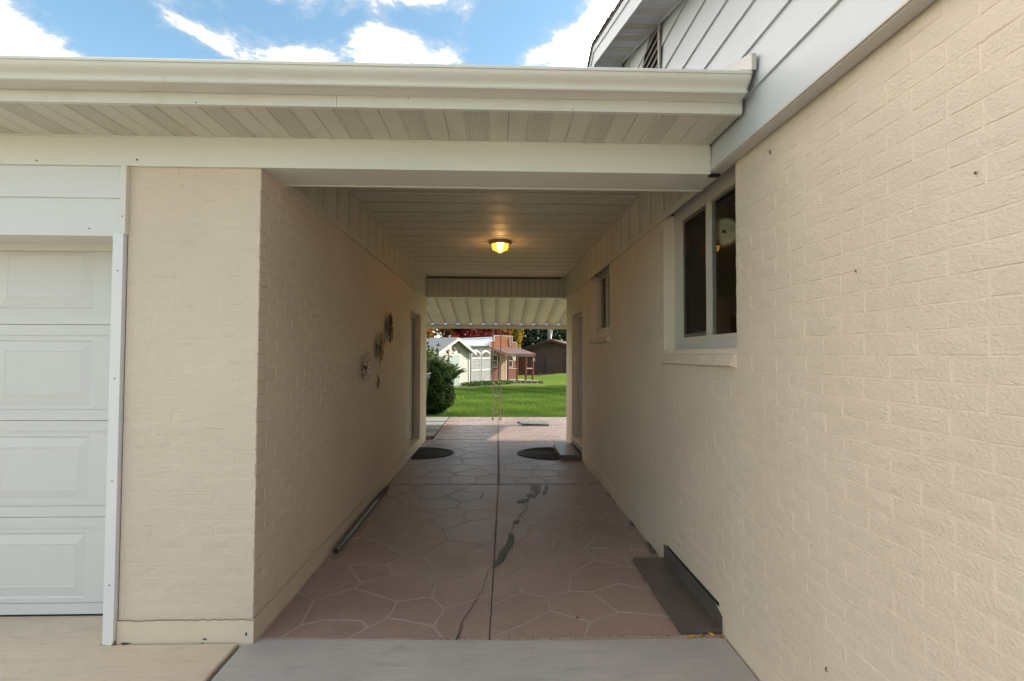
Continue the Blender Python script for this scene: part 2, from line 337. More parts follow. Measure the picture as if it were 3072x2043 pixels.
def foliage(name, pts, size, material, parent=None, kind=None, aspect=1.6, seed=1, rnd=None, upright=False, label=None):
    """many small leaf-sized quads, one object"""
    r = np.random.default_rng(seed); P = np.asarray(pts, float); n = len(P)
    if parent is not None: P = P-np.array(wloc(parent))
    d = r.normal(size=(n, 3)); 
    if upright: d = d*.45+np.array([0, 0, 1.0])
    d /= np.linalg.norm(d, axis=1)[:, None]
    e = np.cross(d, r.normal(size=(n, 3))); e /= np.linalg.norm(e, axis=1)[:, None]+1e-9
    s = (np.asarray(size)*(r.uniform(.6, 1.3, n)))[:, None]
    a = e*s*.5; b = d*s*aspect*.5
    if upright: V = np.stack([P-a*.5, P+a*.5, P+b*2], 1); k = 3
    else: V = np.stack([P-b, P+a, P+b, P-a], 1); k = 4
    me = bpy.data.meshes.new(name); me.vertices.add(n*k); me.vertices.foreach_set('co', V.reshape(-1))
    me.loops.add(n*k); me.loops.foreach_set('vertex_index', np.arange(n*k, dtype=np.int32))
    me.polygons.add(n); me.polygons.foreach_set('loop_start', np.arange(0, n*k, k, dtype=np.int32))
    me.update(calc_edges=True)
    at = me.attributes.new('rnd', 'FLOAT', 'FACE'); at.data.foreach_set('value', (r.uniform(0, 1, n) if rnd is None else np.clip(rnd, 0, 1)).astype(np.float32))
    me.materials.append(material)
    o = bpy.data.objects.new(name, me); COL.objects.link(o)
    if parent: o.parent = parent
    if kind: o['kind'] = kind
    if label: o['label'] = label
    return o
FLAGS=[[[-1.18,2.641],[-1.18,3.147],[-1.048,3.035],[-1.023,2.765],[-1.081,2.642]],[[-1.081,2.642],[-1.023,2.765],[-0.91,2.818],[-0.714,2.802],[-0.667,2.735],[-0.749,2.622]],[[-1.048,3.035],[-0.855,3.191],[-0.568,3.013],[-0.58,2.832],[-0.667,2.735],[-0.714,2.802],[-0.91,2.818],[-1.023,2.765]],[[-1.18,3.147],[-1.18,3.661],[-0.98,3.51],[-0.835,3.266],[-0.855,3.191],[-1.048,3.035]],[[-0.855,3.191],[-0.835,3.266],[-0.662,3.385],[-0.469,3.375],[-0.369,3.236],[-0.374,3.065],[-0.568,3.013]],[[-0.98,3.51],[-0.865,3.568],[-0.729,3.541],[-0.662,3.385],[-0.835,3.266]],[[-0.729,3.541],[-0.657,3.695],[-0.502,3.673],[-0.425,3.527],[-0.469,3.375],[-0.662,3.385]],[[-1.18,3.661],[-1.147,4.018],[-1.006,4.072],[-0.812,3.894],[-0.657,3.695],[-0.729,3.541],[-0.865,3.568],[-0.98,3.51]],[[-0.568,3.013],[-0.374,3.065],[-0.288,2.929],[-0.325,2.742],[-0.58,2.832]],[[-0.749,2.622],[-0.667,2.735],[-0.58,2.832],[-0.325,2.742],[-0.26,2.612]],[[-0.26,2.612],[-0.325,2.742],[-0.288,2.929],[-0.023,3.097],[-0.027,2.612]],[[-0.374,3.065],[-0.369,3.236],[-0.15,3.368],[-0.015,3.316],[-0.023,3.097],[-0.288,2.929]],[[-0.369,3.236],[-0.469,3.375],[-0.425,3.527],[-0.238,3.655],[-0.15,3.368]],[[-0.238,3.655],[-0.128,3.893],[-0.009,3.959],[-0.015,3.316],[-0.15,3.368]],[[-0.502,3.673],[-0.382,4.006],[-0.128,3.893],[-0.238,3.655],[-0.425,3.527]],[[-0.812,3.894],[-0.604,4.026],[-0.382,4.006],[-0.502,3.673],[-0.657,3.695]],[[-1.006,4.072],[-0.871,4.341],[-0.57,4.428],[-0.643,4.248],[-0.604,4.026],[-0.812,3.894]],[[-0.643,4.248],[-0.57,4.428],[-0.42,4.216],[-0.382,4.006],[-0.604,4.026]],[[-0.57,4.428],[-0.511,4.605],[-0.297,4.568],[-0.227,4.441],[-0.42,4.216]],[[-0.42,4.216],[-0.227,4.441],[0.0,4.503],[-0.009,3.959],[-0.128,3.893],[-0.382,4.006]],[[-1.147,4.018],[-1.089,4.603],[-1.081,4.595],[-0.871,4.341],[-1.006,4.072]],[[-1.081,4.595],[-0.839,4.839],[-0.65,4.734],[-0.511,4.605],[-0.57,4.428],[-0.871,4.341]],[[-0.265,4.706],[0.008,4.834],[0.0,4.503],[-0.227,4.441],[-0.297,4.568]],[[-0.65,4.734],[-0.369,4.84],[-0.265,4.706],[-0.297,4.568],[-0.511,4.605]],[[-0.369,4.84],[-0.335,5.029],[-0.156,5.126],[0.012,4.95],[0.008,4.834],[-0.265,4.706]],[[-0.839,4.839],[-0.71,5.11],[-0.497,5.184],[-0.335,5.029],[-0.369,4.84],[-0.65,4.734]],[[-1.089,4.603],[-1.123,5.194],[-1.03,5.192],[-0.839,4.839],[-1.081,4.595]],[[-1.03,5.192],[-0.885,5.396],[-0.71,5.11],[-0.839,4.839]],[[-0.497,5.184],[-0.414,5.411],[-0.118,5.328],[-0.156,5.126],[-0.335,5.029]],[[-1.123,5.194],[-1.176,5.675],[-0.768,5.675],[-0.885,5.396],[-1.03,5.192]],[[-0.885,5.396],[-0.768,5.675],[-0.261,5.675],[-0.414,5.411],[-0.497,5.184],[-0.71,5.11]],[[-0.414,5.411],[-0.261,5.675],[0.023,5.675],[0.012,4.95],[-0.156,5.126],[-0.118,5.328]],[[-0.027,2.612],[-0.022,2.967],[0.155,3.113],[0.306,3.046],[0.305,2.883]],[[-0.027,2.612],[0.305,2.883],[0.5,2.768],[0.446,2.612]],[[0.446,2.612],[0.5,2.768],[0.679,2.865],[0.907,2.822],[1.155,2.767],[1.155,2.612]],[[0.305,2.883],[0.306,3.046],[0.444,3.124],[0.577,3.109],[0.679,2.865],[0.5,2.768]],[[0.155,3.113],[0.103,3.374],[0.231,3.532],[0.394,3.586],[0.484,3.376],[0.444,3.124],[0.306,3.046]],[[-0.012,3.262],[0.103,3.374],[0.155,3.113],[-0.022,2.967]],[[-0.005,3.594],[0.137,3.737],[0.231,3.532],[0.103,3.374],[-0.012,3.262]],[[-0.0,3.967],[0.137,3.881],[0.137,3.737],[-0.005,3.594]],[[0.137,3.737],[0.137,3.881],[0.232,4.034],[0.438,3.978],[0.42,3.808],[0.495,3.705],[0.394,3.586],[0.231,3.532]],[[0.232,4.034],[0.288,4.344],[0.559,4.339],[0.802,4.44],[0.688,4.227],[0.668,4.092],[0.438,3.978]],[[0.438,3.978],[0.668,4.092],[0.766,4.024],[0.656,3.817],[0.495,3.705],[0.42,3.808]],[[0.394,3.586],[0.495,3.705],[0.656,3.817],[0.694,3.599],[0.484,3.376]],[[0.484,3.376],[0.694,3.599],[0.913,3.459],[1.01,3.422],[0.917,3.14],[0.769,3.223],[0.577,3.109],[0.444,3.124]],[[0.577,3.109],[0.769,3.223],[0.917,3.14],[1.155,3.013],[1.155,2.767],[0.907,2.822],[0.679,2.865]],[[0.656,3.817],[0.766,4.024],[0.882,4.058],[1.013,4.008],[0.999,3.784]],[[0.656,3.817],[0.999,3.784],[0.915,3.684],[0.912,3.568],[0.913,3.459],[0.694,3.599]],[[0.999,3.784],[1.151,3.72],[1.155,3.601],[1.01,3.422],[0.913,3.459],[0.912,3.568],[0.915,3.684]],[[1.013,4.008],[1.154,4.232],[1.151,3.72],[0.999,3.784]],[[0.802,4.44],[0.923,4.479],[1.076,4.305],[1.154,4.232],[1.013,4.008],[0.882,4.058],[0.766,4.024],[0.668,4.092],[0.688,4.227]],[[0.007,4.688],[0.203,4.587],[0.288,4.344],[0.232,4.034],[0.137,3.881],[-0.0,3.967]],[[0.203,4.587],[0.284,4.744],[0.858,4.734],[0.923,4.479],[0.802,4.44],[0.559,4.339],[0.288,4.344]],[[0.007,4.688],[0.022,5.675],[0.392,5.675],[0.284,4.744],[0.203,4.587]],[[0.284,4.744],[0.392,5.675],[1.001,5.675],[0.791,5.016],[0.858,4.734]],[[0.791,5.016],[1.001,5.675],[1.155,5.675],[1.155,4.876],[0.985,4.632],[0.858,4.734]],[[0.858,4.734],[0.985,4.632],[1.155,4.876],[1.076,4.305],[0.923,4.479]]]
PATCH=[[[0.103, 4.127], [0.145, 4.111], [0.145, 3.95], [0.105, 3.814], [0.074, 3.688], [0.044, 3.559], [-0.011, 3.471], [-0.024, 3.509], [0.016, 3.617], [0.026, 3.739], [0.066, 3.842], [0.094, 3.979]], [[0.15, 4.423], [0.187, 4.476], [0.209, 4.45], [0.188, 4.37], [0.148, 4.353]], [[0.372, 5.613], [0.489, 5.622], [0.46, 5.365], [0.419, 5.288], [0.387, 5.419]], [[0.307, 5.255], [0.366, 5.314], [0.429, 5.238], [0.389, 5.155], [0.329, 5.175]], [[0.55, 5.639], [0.57, 5.581], [0.509, 5.287], [0.476, 5.272], [0.505, 5.471]], [[0.202, 5.017], [0.272, 5.109], [0.323, 5.08], [0.279, 4.989], [0.213, 4.967]], [[1.141, 5.302], [1.189, 5.327], [1.186, 5.191], [1.142, 5.211]]]
CRACK=[[[-0.2, 2.6], [-0.185, 2.671], [-0.182, 2.77], [-0.149, 2.876], [-0.12, 2.982], [-0.093, 3.097], [-0.075, 3.185], [-0.066, 3.298], [-0.05, 3.408], [-0.011, 3.504]], [[-0.193, 2.598], [-0.171, 2.716], [-0.182, 2.77]], [[0.124, 4.127], [0.133, 4.221], [0.153, 4.353]], [[0.186, 4.458], [0.237, 4.664], [0.29, 4.848], [0.254, 4.892]]]
PATCH += [[[1.121, 3.892], [1.167, 3.915], [1.175, 3.832], [1.185, 3.761], [1.14, 3.68], [1.11, 3.707], [1.131, 3.833]], [[1.164, 4.455], [1.185, 4.416], [1.172, 4.285], [1.142, 4.257], [1.129, 4.323]]]
# ================================================================ ground, patio, driveway
XL, XR, FY = -1.19, 1.165, 2.60
def gz(y, x=0.0):
    if y < 11.9: return -.012
    z = -.012-.015*(min(y, 58)-11.9) if y > 11.9 else 0
    z += .46*math.exp(-((x-5.6)/2.6)**2-((y-41)/4.5)**2)
    return z
g = G(); ys = [-60, -10, 2, 8, 11.87, 11.9]+[12+i*1.0 for i in range(49)]+[65, 80, 110, 160, 260, 420]; xs = [-300, -120, -60, -30, -15]+[-10+i*1.0 for i in range(31)]+[30, 60, 120, 300]
for y in ys:
    for x in xs:
        g.v.append((x, y, gz(y, x) if y >= 11.9 else -.13))
nx = len(xs)
for j in range(len(ys)-1):
    for i in range(nx-1):
        a = j*nx+i; g.f.append((a, a+1, a+nx+1, a+nx)); g.m.append(0)
obj('lawn', g, MT['lawn'], kind='structure')
# grass blades near the patio
r = np.random.default_rng(3); n = 130000
yy = 11.88+14*r.uniform(0, 1, n)**1.5; xx = r.uniform(-.16, .16, n)*yy+.1
nz = np.array([gz(a) for a in yy])
patch_v = .35+.25*np.sin(xx*3.1+yy*1.7)+.25*np.sin(yy*2.3-xx)+r.normal(0, .22, n)
foliage('grass', np.stack([xx, yy, nz], 1), .009+.0006*(yy-12), MT['grass'], kind='stuff', aspect=4.2, upright=True, seed=4, rnd=patch_v*.6+.15)
# patio
patio = obj('patio', G().box(-1.30, 1.30, FY, 8.72, -.12, 0).box(-1.06, 3.6, 8.725, 11.87, -.12, 0), MT['grout'], kind='structure')
obj('patio_edge_lip', G().box(-1.188, 1.163, FY-.012, FY-.0005, -.1, -.0005), MT['grout'], patio)
def inset(poly, d):
    n = len(poly); A = sum(poly[i][0]*poly[(i+1) % n][1]-poly[(i+1) % n][0]*poly[i][1] for i in range(n))
    if A < 0: poly = poly[::-1]
    poly = [p for i, p in enumerate(poly) if math.dist(p, poly[i-1]) > .012]
    n = len(poly); out = []
    for i in range(n):
        p0, p1, p2 = poly[i-1], poly[i], poly[(i+1) % n]
        e1 = (p1[0]-p0[0], p1[1]-p0[1]); e2 = (p2[0]-p1[0], p2[1]-p1[1]); l1 = max(math.hypot(*e1), 1e-6); l2 = max(math.hypot(*e2), 1e-6)
        n1 = (-e1[1]/l1, e1[0]/l1); n2 = (-e2[1]/l2, e2[0]/l2); k = 1+n1[0]*n2[0]+n1[1]*n2[1]
        k = max(k, .35); out.append((p1[0]+(n1[0]+n2[0])*d/k, p1[1]+(n1[1]+n2[1])*d/k))
    return out
def clip(poly, a, b, c):     # keep a*x+b*y<=c
    out = []
    for i in range(len(poly)):
        p, q = poly[i-1], poly[i]; dp = a*p[0]+b*p[1]-c; dq = a*q[0]+b*q[1]-c
        if (dp <= 0) != (dq <= 0):
            t = dp/(dp-dq); out.append((p[0]+t*(q[0]-p[0]), p[1]+t*(q[1]-p[1])))
        if dq <= 0: out.append(q)
    return out
def stone(poly, d=.0072):
    p = inset(poly, d)
    if len(p) < 3: return
    top = [(x, y, .0018) for x, y in inset(p, .0012)]; bot = [(x, y, -.001) for x, y in p]
    if len(top) != len(bot): top = [(x, y, .0018) for x, y in p]
    gg = G(); n = len(p); gg.v = top+bot; gg.f = [tuple(range(n))]+[(i, n+i, n+(i+1) % n, (i+1) % n) for i in range(n)]; gg.m = [0]*(n+1)
    return gg
stones = [stone(c) for c in FLAGS]
def vor(x0, x1, y0, y1, pitch, seed):
    rr = random.Random(seed); S = []
    ny = max(1, round((y1-y0)/(pitch*.87))); nx_ = max(1, round((x1-x0)/pitch))
    for j in range(ny):
        for i in range(nx_+1):
            S.append((x0+(i+.5*(j % 2)+rr.uniform(-.34, .34))*(x1-x0)/nx_, y0+(j+.5+rr.uniform(-.33, .33))*(y1-y0)/ny))
    out = []
    for i, s in enumerate(S):
        c = [(x0, y0), (x1, y0), (x1, y1), (x0, y1)]
        for j, q in enumerate(S):
            if i == j or abs(q[0]-s[0]) > pitch*3 or abs(q[1]-s[1]) > pitch*3: continue
            a, b = q[0]-s[0], q[1]-s[1]; c = clip(c, a, b, a*(q[0]+s[0])/2+b*(q[1]+s[1])/2)
            if len(c) < 3: break
        if len(c) >= 3: out.append(c)
    return out
JX = lambda y: -.029+(y-2.6)*.0187
for (a, b, c, d, pt_, sd_) in [(-1.185, .022, 5.70, 8.715, .40, 11), (.037, 1.16, 5.70, 8.715, .40, 12), (-1.05, .03, 8.73, 11.86, .42, 13), (.045, 2.6, 8.73, 11.86, .42, 14)]:
    stones += [stone(c_) for c_ in vor(a, b, c, d, pt_, sd_)]
for s_ in stones:
    if s_: obj('flagstone', s_, MT['stone'], patio)
jg = G()
def strip(gg, pts, wd, z):
    pts = [Vector((p[0], p[1], 0)) for p in pts]
    for i in range(len(pts)-1):
        t = (pts[i+1]-pts[i]).normalized(); nn = Vector((-t.y, t.x, 0))*wd/2
        gg.face([(q.x, q.y, z) for q in (pts[i]-nn, pts[i+1]-nn, pts[i+1]+nn, pts[i]+nn)])
jpts = [(JX(2.6+i*.15)+random.uniform(-.0015, .0015), 2.6+i*.15) for i in range(21)]
strip(jg, jpts, .006, .0016); strip(jg, [(.03, 5.69), (.035, 8.72), (.04, 11.86)], .009, .0045)
strip(jg, [(-1.185, 5.69), (1.16, 5.69)], .009, .0046); strip(jg, [(-1.05, 8.722), (1.2, 8.722)], .006, .0046)
obj('slab_joint', jg, MT['crack'], patio)
def jag(pts, k, amp, seed=0):
    rr = random.Random(seed); out = []
    for i in range(len(pts)-1):
        for j in range(k):
            t = j/k; out.append((pts[i][0]*(1-t)+pts[i+1][0]*t+rr.uniform(-amp, amp), pts[i][1]*(1-t)+pts[i+1][1]*t))
    return out+[pts[-1]]
for i, c in enumerate(CRACK):
    cg = G(); strip(cg, jag(c, 3, .004, i), .0035, .0052); obj('hairline_crack', cg, MT['crack'], patio)
for i, p in enumerate(PATCH):
    q = jag(p+[p[0]], 4, .004, i)[:-1]; n_ = len(q); pg = G(); pg.v = [(x, y, .0062) for x, y in q]+[(x, y, .003) for x, y in q]
    pg.f = [tuple(range(n_))]+[(a, n_+a, n_+(a+1) % n_, (a+1) % n_) for a in range(n_)]; pg.m = [0]*(n_+1)
    obj('filler_patch', pg, MT['patch'], patio)
# driveway
drive = obj('driveway', G().box(-9.1, 9.1, -17.1, 2.58, -.15, -.035), MT['dark'], kind='structure')
def slab(x0, x1, y0, y1, m_, zt=-.004, yl=0):
    gg = G(); c = .007; rr = random.Random(int(x0*100))
    gg.v = []
    n1 = 30
    def ring(off, z): 
        P_ = []
        for i in range(n1): P_.append((x0+off+(x1-x0-2*off)*i/n1, y0+off, z))
        for i in range(n1): P_.append((x1-off, y0+off+(y1-y0-2*off)*i/n1, z))
        for i in range(n1): P_.append((x1-off-(x1-x0-2*off)*i/n1, y1-off, z))
        for i in range(n1): P_.append((x0+off, y1-off-(y1-y0-2*off)*i/n1, z))
        return P_
    a = ring(c, zt); b = ring(0, zt-.006); d = ring(0, -.1); a = [(p[0]+rr.uniform(-.002, .002), p[1]+rr.uniform(-.002, .002), p[2]) for p in a]
    sh_ = lambda P_: [(p[0], p[1]+(yl*max(0, min(1, (x1*.65+x0*.35-p[0])/(x1-x0)/.65)) if p[1] > y1-.05 else 0), p[2]) for p in P_]
    a, b, d = sh_(a), sh_(b), sh_(d)
    n = len(a); gg.v = a+b+d; gg.f = [tuple(range(n))]
    for i in range(n): j = (i+1) % n; gg.f.append((i, n+i, n+j, j)); gg.f.append((n+i, 2*n+i, 2*n+j, n+j))
    gg.m = [0]*len(gg.f)
    obj('concrete_slab', gg, m_, drive)
slab(-4.6, -1.255, -1.2, 2.585, MT['conc'], .012); slab(-1.238, 1.155, -1.2, 2.592, MT['conc2'], .0045, .045)
slab(-4.6, -1.255, -5, -1.215, MT['conc']); slab(-1.238, 3.2, -5, -1.215, MT['conc2']); slab(-4.6, -1.93, 2.59, 3.2, MT['conc'])
slab(-9, -4.615, -5, 2.58, MT['conc'])
for i_ in range(-3, 3):
    for j_ in range(4): slab(i_*3.02, i_*3.02+3.0, -5.02-3.02*(j_+1)+.02, -5.02-3.02*j_, MT['conc'])
cr_ = random.Random(21); cgb_ = G()
for k in range(420):
    if k < 120: x, y = -1.246+cr_.uniform(-.008, .008), cr_.uniform(-.3, 2.58)
    elif k < 300: x, y = cr_.uniform(-1.18, 1.15), 2.604+abs(cr_.gauss(0, .012))
    else: x, y = (-1.18+abs(cr_.gauss(0, .012)) if k % 2 else 1.155-abs(cr_.gauss(0, .012))), cr_.uniform(2.7, 8)
    s_ = cr_.uniform(.0012, .004); z_ = .002 if y > 2.6 else .006
    P4 = [(x+s_, y, z_), (x-s_*.6, y+s_*.8, z_), (x-s_*.5, y-s_*.9, z_), (x, y, z_+s_*1.2)]
    for q in ((0, 1, 3), (1, 2, 3), (2, 0, 3)): cgb_.face([P4[i] for i in q])
obj('grit', cgb_, MT['soil'], kind='stuff')
# ================================================================ bricks
BH, BP, BL = .0666, .0685, .205
def brick_mesh(seed):
    rr = random.Random(seed); L_ = BL-.013; me = bpy.data.meshes.new('brick'); V = []; F = []
    for j in range(3):
        for i in range(5):
            ex = rr.uniform(-.0012, .0012) if i in (0, 4) else 0; ez = rr.uniform(-.0010, .0010) if j in (0, 2) else 0
            edge = i in (0, 4) or j in (0, 2)
            V.append((-L_/2+.003+(L_-.006)*i/4+ex, rr.uniform(-.0010, .0010)+(.0010 if edge else 0), -BH/2+.0022+(BH-.0044)*j/2+ez))
    ring = [0, 1, 2, 3, 4, 9, 14, 13, 12, 11, 10, 5]
    for j in range(2):
        for i in range(4): a = j*5+i; F.append((a, a+1, a+6, a+5))
    b0 = len(V)
    for k in ring:
        v = V[k]; V.append((v[0]+(.0028 if v[0] > L_/2-.008 else -.0028 if v[0] < -L_/2+.008 else 0), .0035, v[2]+(.0022 if v[2] > BH/2-.008 else -.0022 if v[2] < -BH/2+.008 else 0)))
    for i in range(12): j = (i+1) % 12; F.append((ring[i], b0+i, b0+j, ring[j]))
    me.from_pydata(V, [], F); me.materials.append(MT['brick']); me.update(); return me
BM = [brick_mesh(s) for s in range(10)]
def brick_rows(a0, a1, z0, z1, openings=(), off=0.0, seed=1):
    rr = random.Random(seed); out = []; k = 0; z = z0
    while z+BP <= z1+.03:
        o = off+(BL/2 if k % 2 else 0)+rr.uniform(-.008, .008); a = a0-BL+((o) % BL); zc = z+BP/2
        cuts = [(y0, y1) for (y0, y1, q0, q1) in openings if q0-.01 < zc < q1+.01]
        while a < a1:
            s, e = max(a+.0018+rr.uniform(-.001, .001), a0), min(a+BL-.0018+rr.uniform(-.001, .001), a1)
            segs = [(s, e)]
            for (c0, c1) in cuts:
                ns = []
                for (s_, e_) in segs:
                    if e_ <= c0 or s_ >= c1: ns.append((s_, e_))
                    else:
                        if s_ < c0: ns.append((s_, c0))
                        if e_ > c1: ns.append((c1, e_))
                segs = ns
            out += [(s_, e_, zc) for s_, e_ in segs if e_-s_ > .02]
            a += BL
        z += BP; k += 1
    return out
def lay(bricks, wall, rot, place, budget, key, name='brick'):
    """bricks: (a0,a1,z); place(a,z)->(x,y,z); the nearest ones as objects, the rest as one part"""
    bricks = sorted(bricks, key=key); rr = random.Random(5); rest_v = []; rest_f = []
    for i, (s, e, z) in enumerate(bricks):
        me = rr.choice(BM); sc = (e-s)/(BL-.013); p = place((s+e)/2, z)
        if i < budget:
            inst(me, name, wall, (p[0], p[1], p[2]), rot=(rr.uniform(-.008, .008), 0, rot+rr.uniform(-.0025, .0025)), scale=(sc, 1, 1))
        else:
            c, s_ = math.cos(rot), math.sin(rot); n = len(rest_v)
            for v in me.vertices: 
                x, y = v.co.x*sc, v.co.y; rest_v.append((p[0]+x*c-y*s_, p[1]+x*s_+y*c, p[2]+v.co.z))
            for q in me.polygons: rest_f.append(tuple(n+k for k in q.vertices))
    if rest_v:
        gg = G(); gg.v = rest_v; gg.f = rest_f; gg.m = [0]*len(rest_f); obj('brickwork', gg, MT['brick'], wall, kind='stuff')
def backing(g, x0, x1, Y0, Y1, Z0, Z1, ops):
    ysb = sorted({Y0, Y1, *[o[0] for o in ops], *[o[1] for o in ops]})
    for i in range(len(ysb)-1):
        a, b = ysb[i], ysb[i+1]; col = [o for o in ops if o[0] <= a+1e-6 and o[1] >= b-1e-6]
        if not col: g.box(x0, x1, a, b, Z0, Z1)
        else:
            o = col[0]
            if o[2] > Z0: g.box(x0, x1, a, b, Z0, o[2])
            if o[3] < Z1: g.box(x0, x1, a, b, o[3], Z1)
def screw(parent, x, y, z, ax, m_='screw', r=.0035):
    gg = G(); p = [(x, y, z)]; d = {'y': (0, -.002, 0), 'x': (-.002, 0, 0), 'z': (0, 0, -.002), 'X': (.002, 0, 0)}[ax]
    gg.tube([(x, y, z), (x+d[0], y+d[1], z+d[2])], r, 8); return obj('screw_head', gg, MT[m_], parent)
# ================================================================ garage
gar = thing('garage', 'cream painted brick garage with white panelled overhead door on the left', 'garage', (-2.9, 5.7, 0))
gw = G(); DOORL = (7.11, 8.07, .12, 2.05)
gw.box(-1.840, XL-.005, FY+.0022, FY+.11, .12, 2.40)
backing(gw, XL-.11, XL-.0022, FY+.11, 8.70, .12, 2.44, [DOORL]); gw.box(-5.2, XL-.003, 8.70, 8.78, 0, 2.6)
gw.box(-5.2, -4.45, FY+.003, FY+.11, .12, 2.40); gw.box(-5.3, -5.2, FY, 8.78, 0, 2.5)
gwall = obj('wall', gw, MT['mortar'], gar)
fr = brick_rows(-1.836, XL-.001, .122, 2.36, off=.03, seed=3)
sidebr = brick_rows(FY+.004, 8.70, .122, 2.40, [DOORL], off=.10, seed=4)
lay(fr, gwall, 0.0, lambda a, z: (a, FY, z), 200, lambda b: b[2])
lay(sidebr, gwall, math.pi/2, lambda a, z: (XL, a, z), 300-len(fr), lambda b: b[0]+.15*abs(b[2]-1.3))
fg = G(); fg.box(-1.842, XL+.004, FY-.006, FY+.12, -.06, .118); fg.box(XL-.11, XL+.004, FY+.12, 8.705, -.06, .118)
obj('foundation', fg, MT['found'], gar)
def wcrack(parent, pts, wd, dirn, m_='crack'):
    gg = G()
    for p, q in zip(pts[:-1], pts[1:]): gg.face([p, q, (q[0], q[1], q[2]+wd), (p[0], p[1], p[2]+wd)])
    obj('paint_crack', gg, MT[m_], parent)
rc_ = random.Random(12)
wcrack(gar, [(-1.835+i*.027, FY-.0075, .119+rc_.uniform(-.004, .003)) for i in range(25)], .0022, 0)
wcrack(gar, [(XL+.0055, FY+i*.04, .119+rc_.uniform(-.004, .003)) for i in range(60)], .0012, 0)
for (x, z, sx, sz) in ((-1.80, .012, .030, .007), (-1.42, .028, .012, .006), (-1.43, .010, .008, .004), (-1.22, .05, .006, .012)):
    gg = G(); n_ = 9; gg.face([(x+sx*math.cos(2*math.pi*k/n_)*rc_.uniform(.6, 1.1), FY-.0072, z+sz*math.sin(2*math.pi*k/n_)*rc_.uniform(.6, 1.1)) for k in range(n_)]); obj('bare_patch', gg, MT['patch'], gar)
# side door in its recess (garage side)
sd1 = obj('side_door', G().box(-1.335, -1.30, 7.20, 7.98, .14, 1.98), MT['greydoor'], gar)
obj('door_frame', G().box(-1.31, -1.27, 7.11, 7.20, .12, 2.05).box(-1.31, -1.27, 7.98, 8.07, .12, 2.05).box(-1.31, -1.27, 7.20, 7.98, 1.98, 2.05), MT['greydoor'], sd1)
obj('threshold', G().box(-1.33, -1.195, 7.112, 8.068, .10, .128), MT['found'], sd1)
obj('handle', G().tube([(-1.30, 7.28, 1.0), (-1.25, 7.28, 1.0), (-1.24, 7.34, 1.0)], .01, 6), MT['screw'], sd1)
obj('inner_backing', G().box(-1.45, -1.34, 7.0, 8.2, 0, 2.2), MT['dark'], gar)
# overhead door
od = obj('overhead_door', G().box(-4.5, -2.0, 2.93, 2.95, -.02, 2.15), MT['door'], gar)
zs = [.006, .529, 1.053, 1.580, 2.104]
def frustum(g, x0, x1, z0, z1, ya, yb, s):
    A = [(x0, ya, z0), (x1, ya, z0), (x1, ya, z1), (x0, ya, z1)]; B = [(x0+s, yb, z0+s), (x1-s, yb, z0+s), (x1-s, yb, z1-s), (x0+s, yb, z1-s)]
    for i in range(4): j = (i+1) % 4; g.face([A[i], A[j], B[j], B[i]])
    return (x0+s, x1-s, z0+s, z1-s, yb)
def framebox(g, X0, X1, Z0, Z1, x0, x1, z0, z1, y):   # flat frame with rectangular hole
    g.face([(X0, y, Z0), (X1, y, Z0), (X1, y, z0), (X0, y, z0)]); g.face([(X0, y, z1), (X1, y, z1), (X1, y, Z1), (X0, y, Z1)])
    g.face([(X0, y, z0), (x0, y, z0), (x0, y, z1), (X0, y, z1)]); g.face([(x1, y, z0), (X1, y, z0), (X1, y, z1), (x1, y, z1)])
for i in range(4):
    a, b = zs[i]+.0015, zs[i+1]-.0015; sg = G()
    # rails (proud) at the bottom and top of the section
    for (p, q) in ((a, a+.058), (b-.058, b)):
        sg.box(-4.45, -1.93, 2.898, 2.93, p, q)
    sg_o = obj('door_section', sg, MT['door'], od)
    for k in range(4):
        c = -2.495-.60*k; x0, x1 = c-.30, c+.30
        if k == 0: x1 = -1.93
        pg = G(); za, zb = a+.058, b-.058; rx0, rx1, rz0, rz1 = c-.262, c+.262, za+.028, zb-.028
        framebox(pg, x0, x1, za, zb, rx0, rx1, rz0, rz1, 2.9015)
        s1 = frustum(pg, rx0, rx1, rz0, rz1, 2.9015, 2.9085, .006)
        s2 = frustum(pg, s1[0], s1[1], s1[2], s1[3], 2.9085, 2.9075, .008)
        s3 = frustum(pg, s2[0], s2[1], s2[2], s2[3], 2.9075, 2.8995, .046)
        s4 = frustum(pg, s3[0], s3[1], s3[2], s3[3], 2.8995, 2.9015, .004)
        pg.face([(s4[0], s4[4], s4[2]), (s4[1], s4[4], s4[2]), (s4[1], s4[4], s4[3]), (s4[0], s4[4], s4[3])])
        for p in (za, zb): pg.face([(x0, 2.898, p), (x1, 2.898, p), (x1, 2.9015, p), (x0, 2.9015, p)])
        obj('raised_panel', pg, MT['door'], od)
obj('weather_strip', G().box(-4.45, -1.93, 2.90, 2.92, -.02, .006), MT['dark'], od)
obj('door_jamb', G().box(-1.925, -1.865, 2.62, 2.95, -.01, 2.1), MT['trim2'], gar)
tb = G(); tb.prism([(-1.895, 2.575, .018), (-1.853, 2.575, .012), (-1.845, 2.575, .03), (-1.845, 2.575, 2.018), (-1.895, 2.575, 2.018)], (0, .045, 0)); tr_ = obj('corner_trim', tb, MT['trim2'], gar)
obj('side_gap', G().box(-1.845, -1.842, 2.606, 2.63, 0, 2.02), MT['dark'], gar)
for z in (1.83, 1.30, .80, .30): screw(tr_, -1.868, 2.575, z, 'y')
hd = obj('door_header', G().box(-4.6, -1.86, 2.625, 2.88, 2.035, 2.36), MT['dark'], gar)
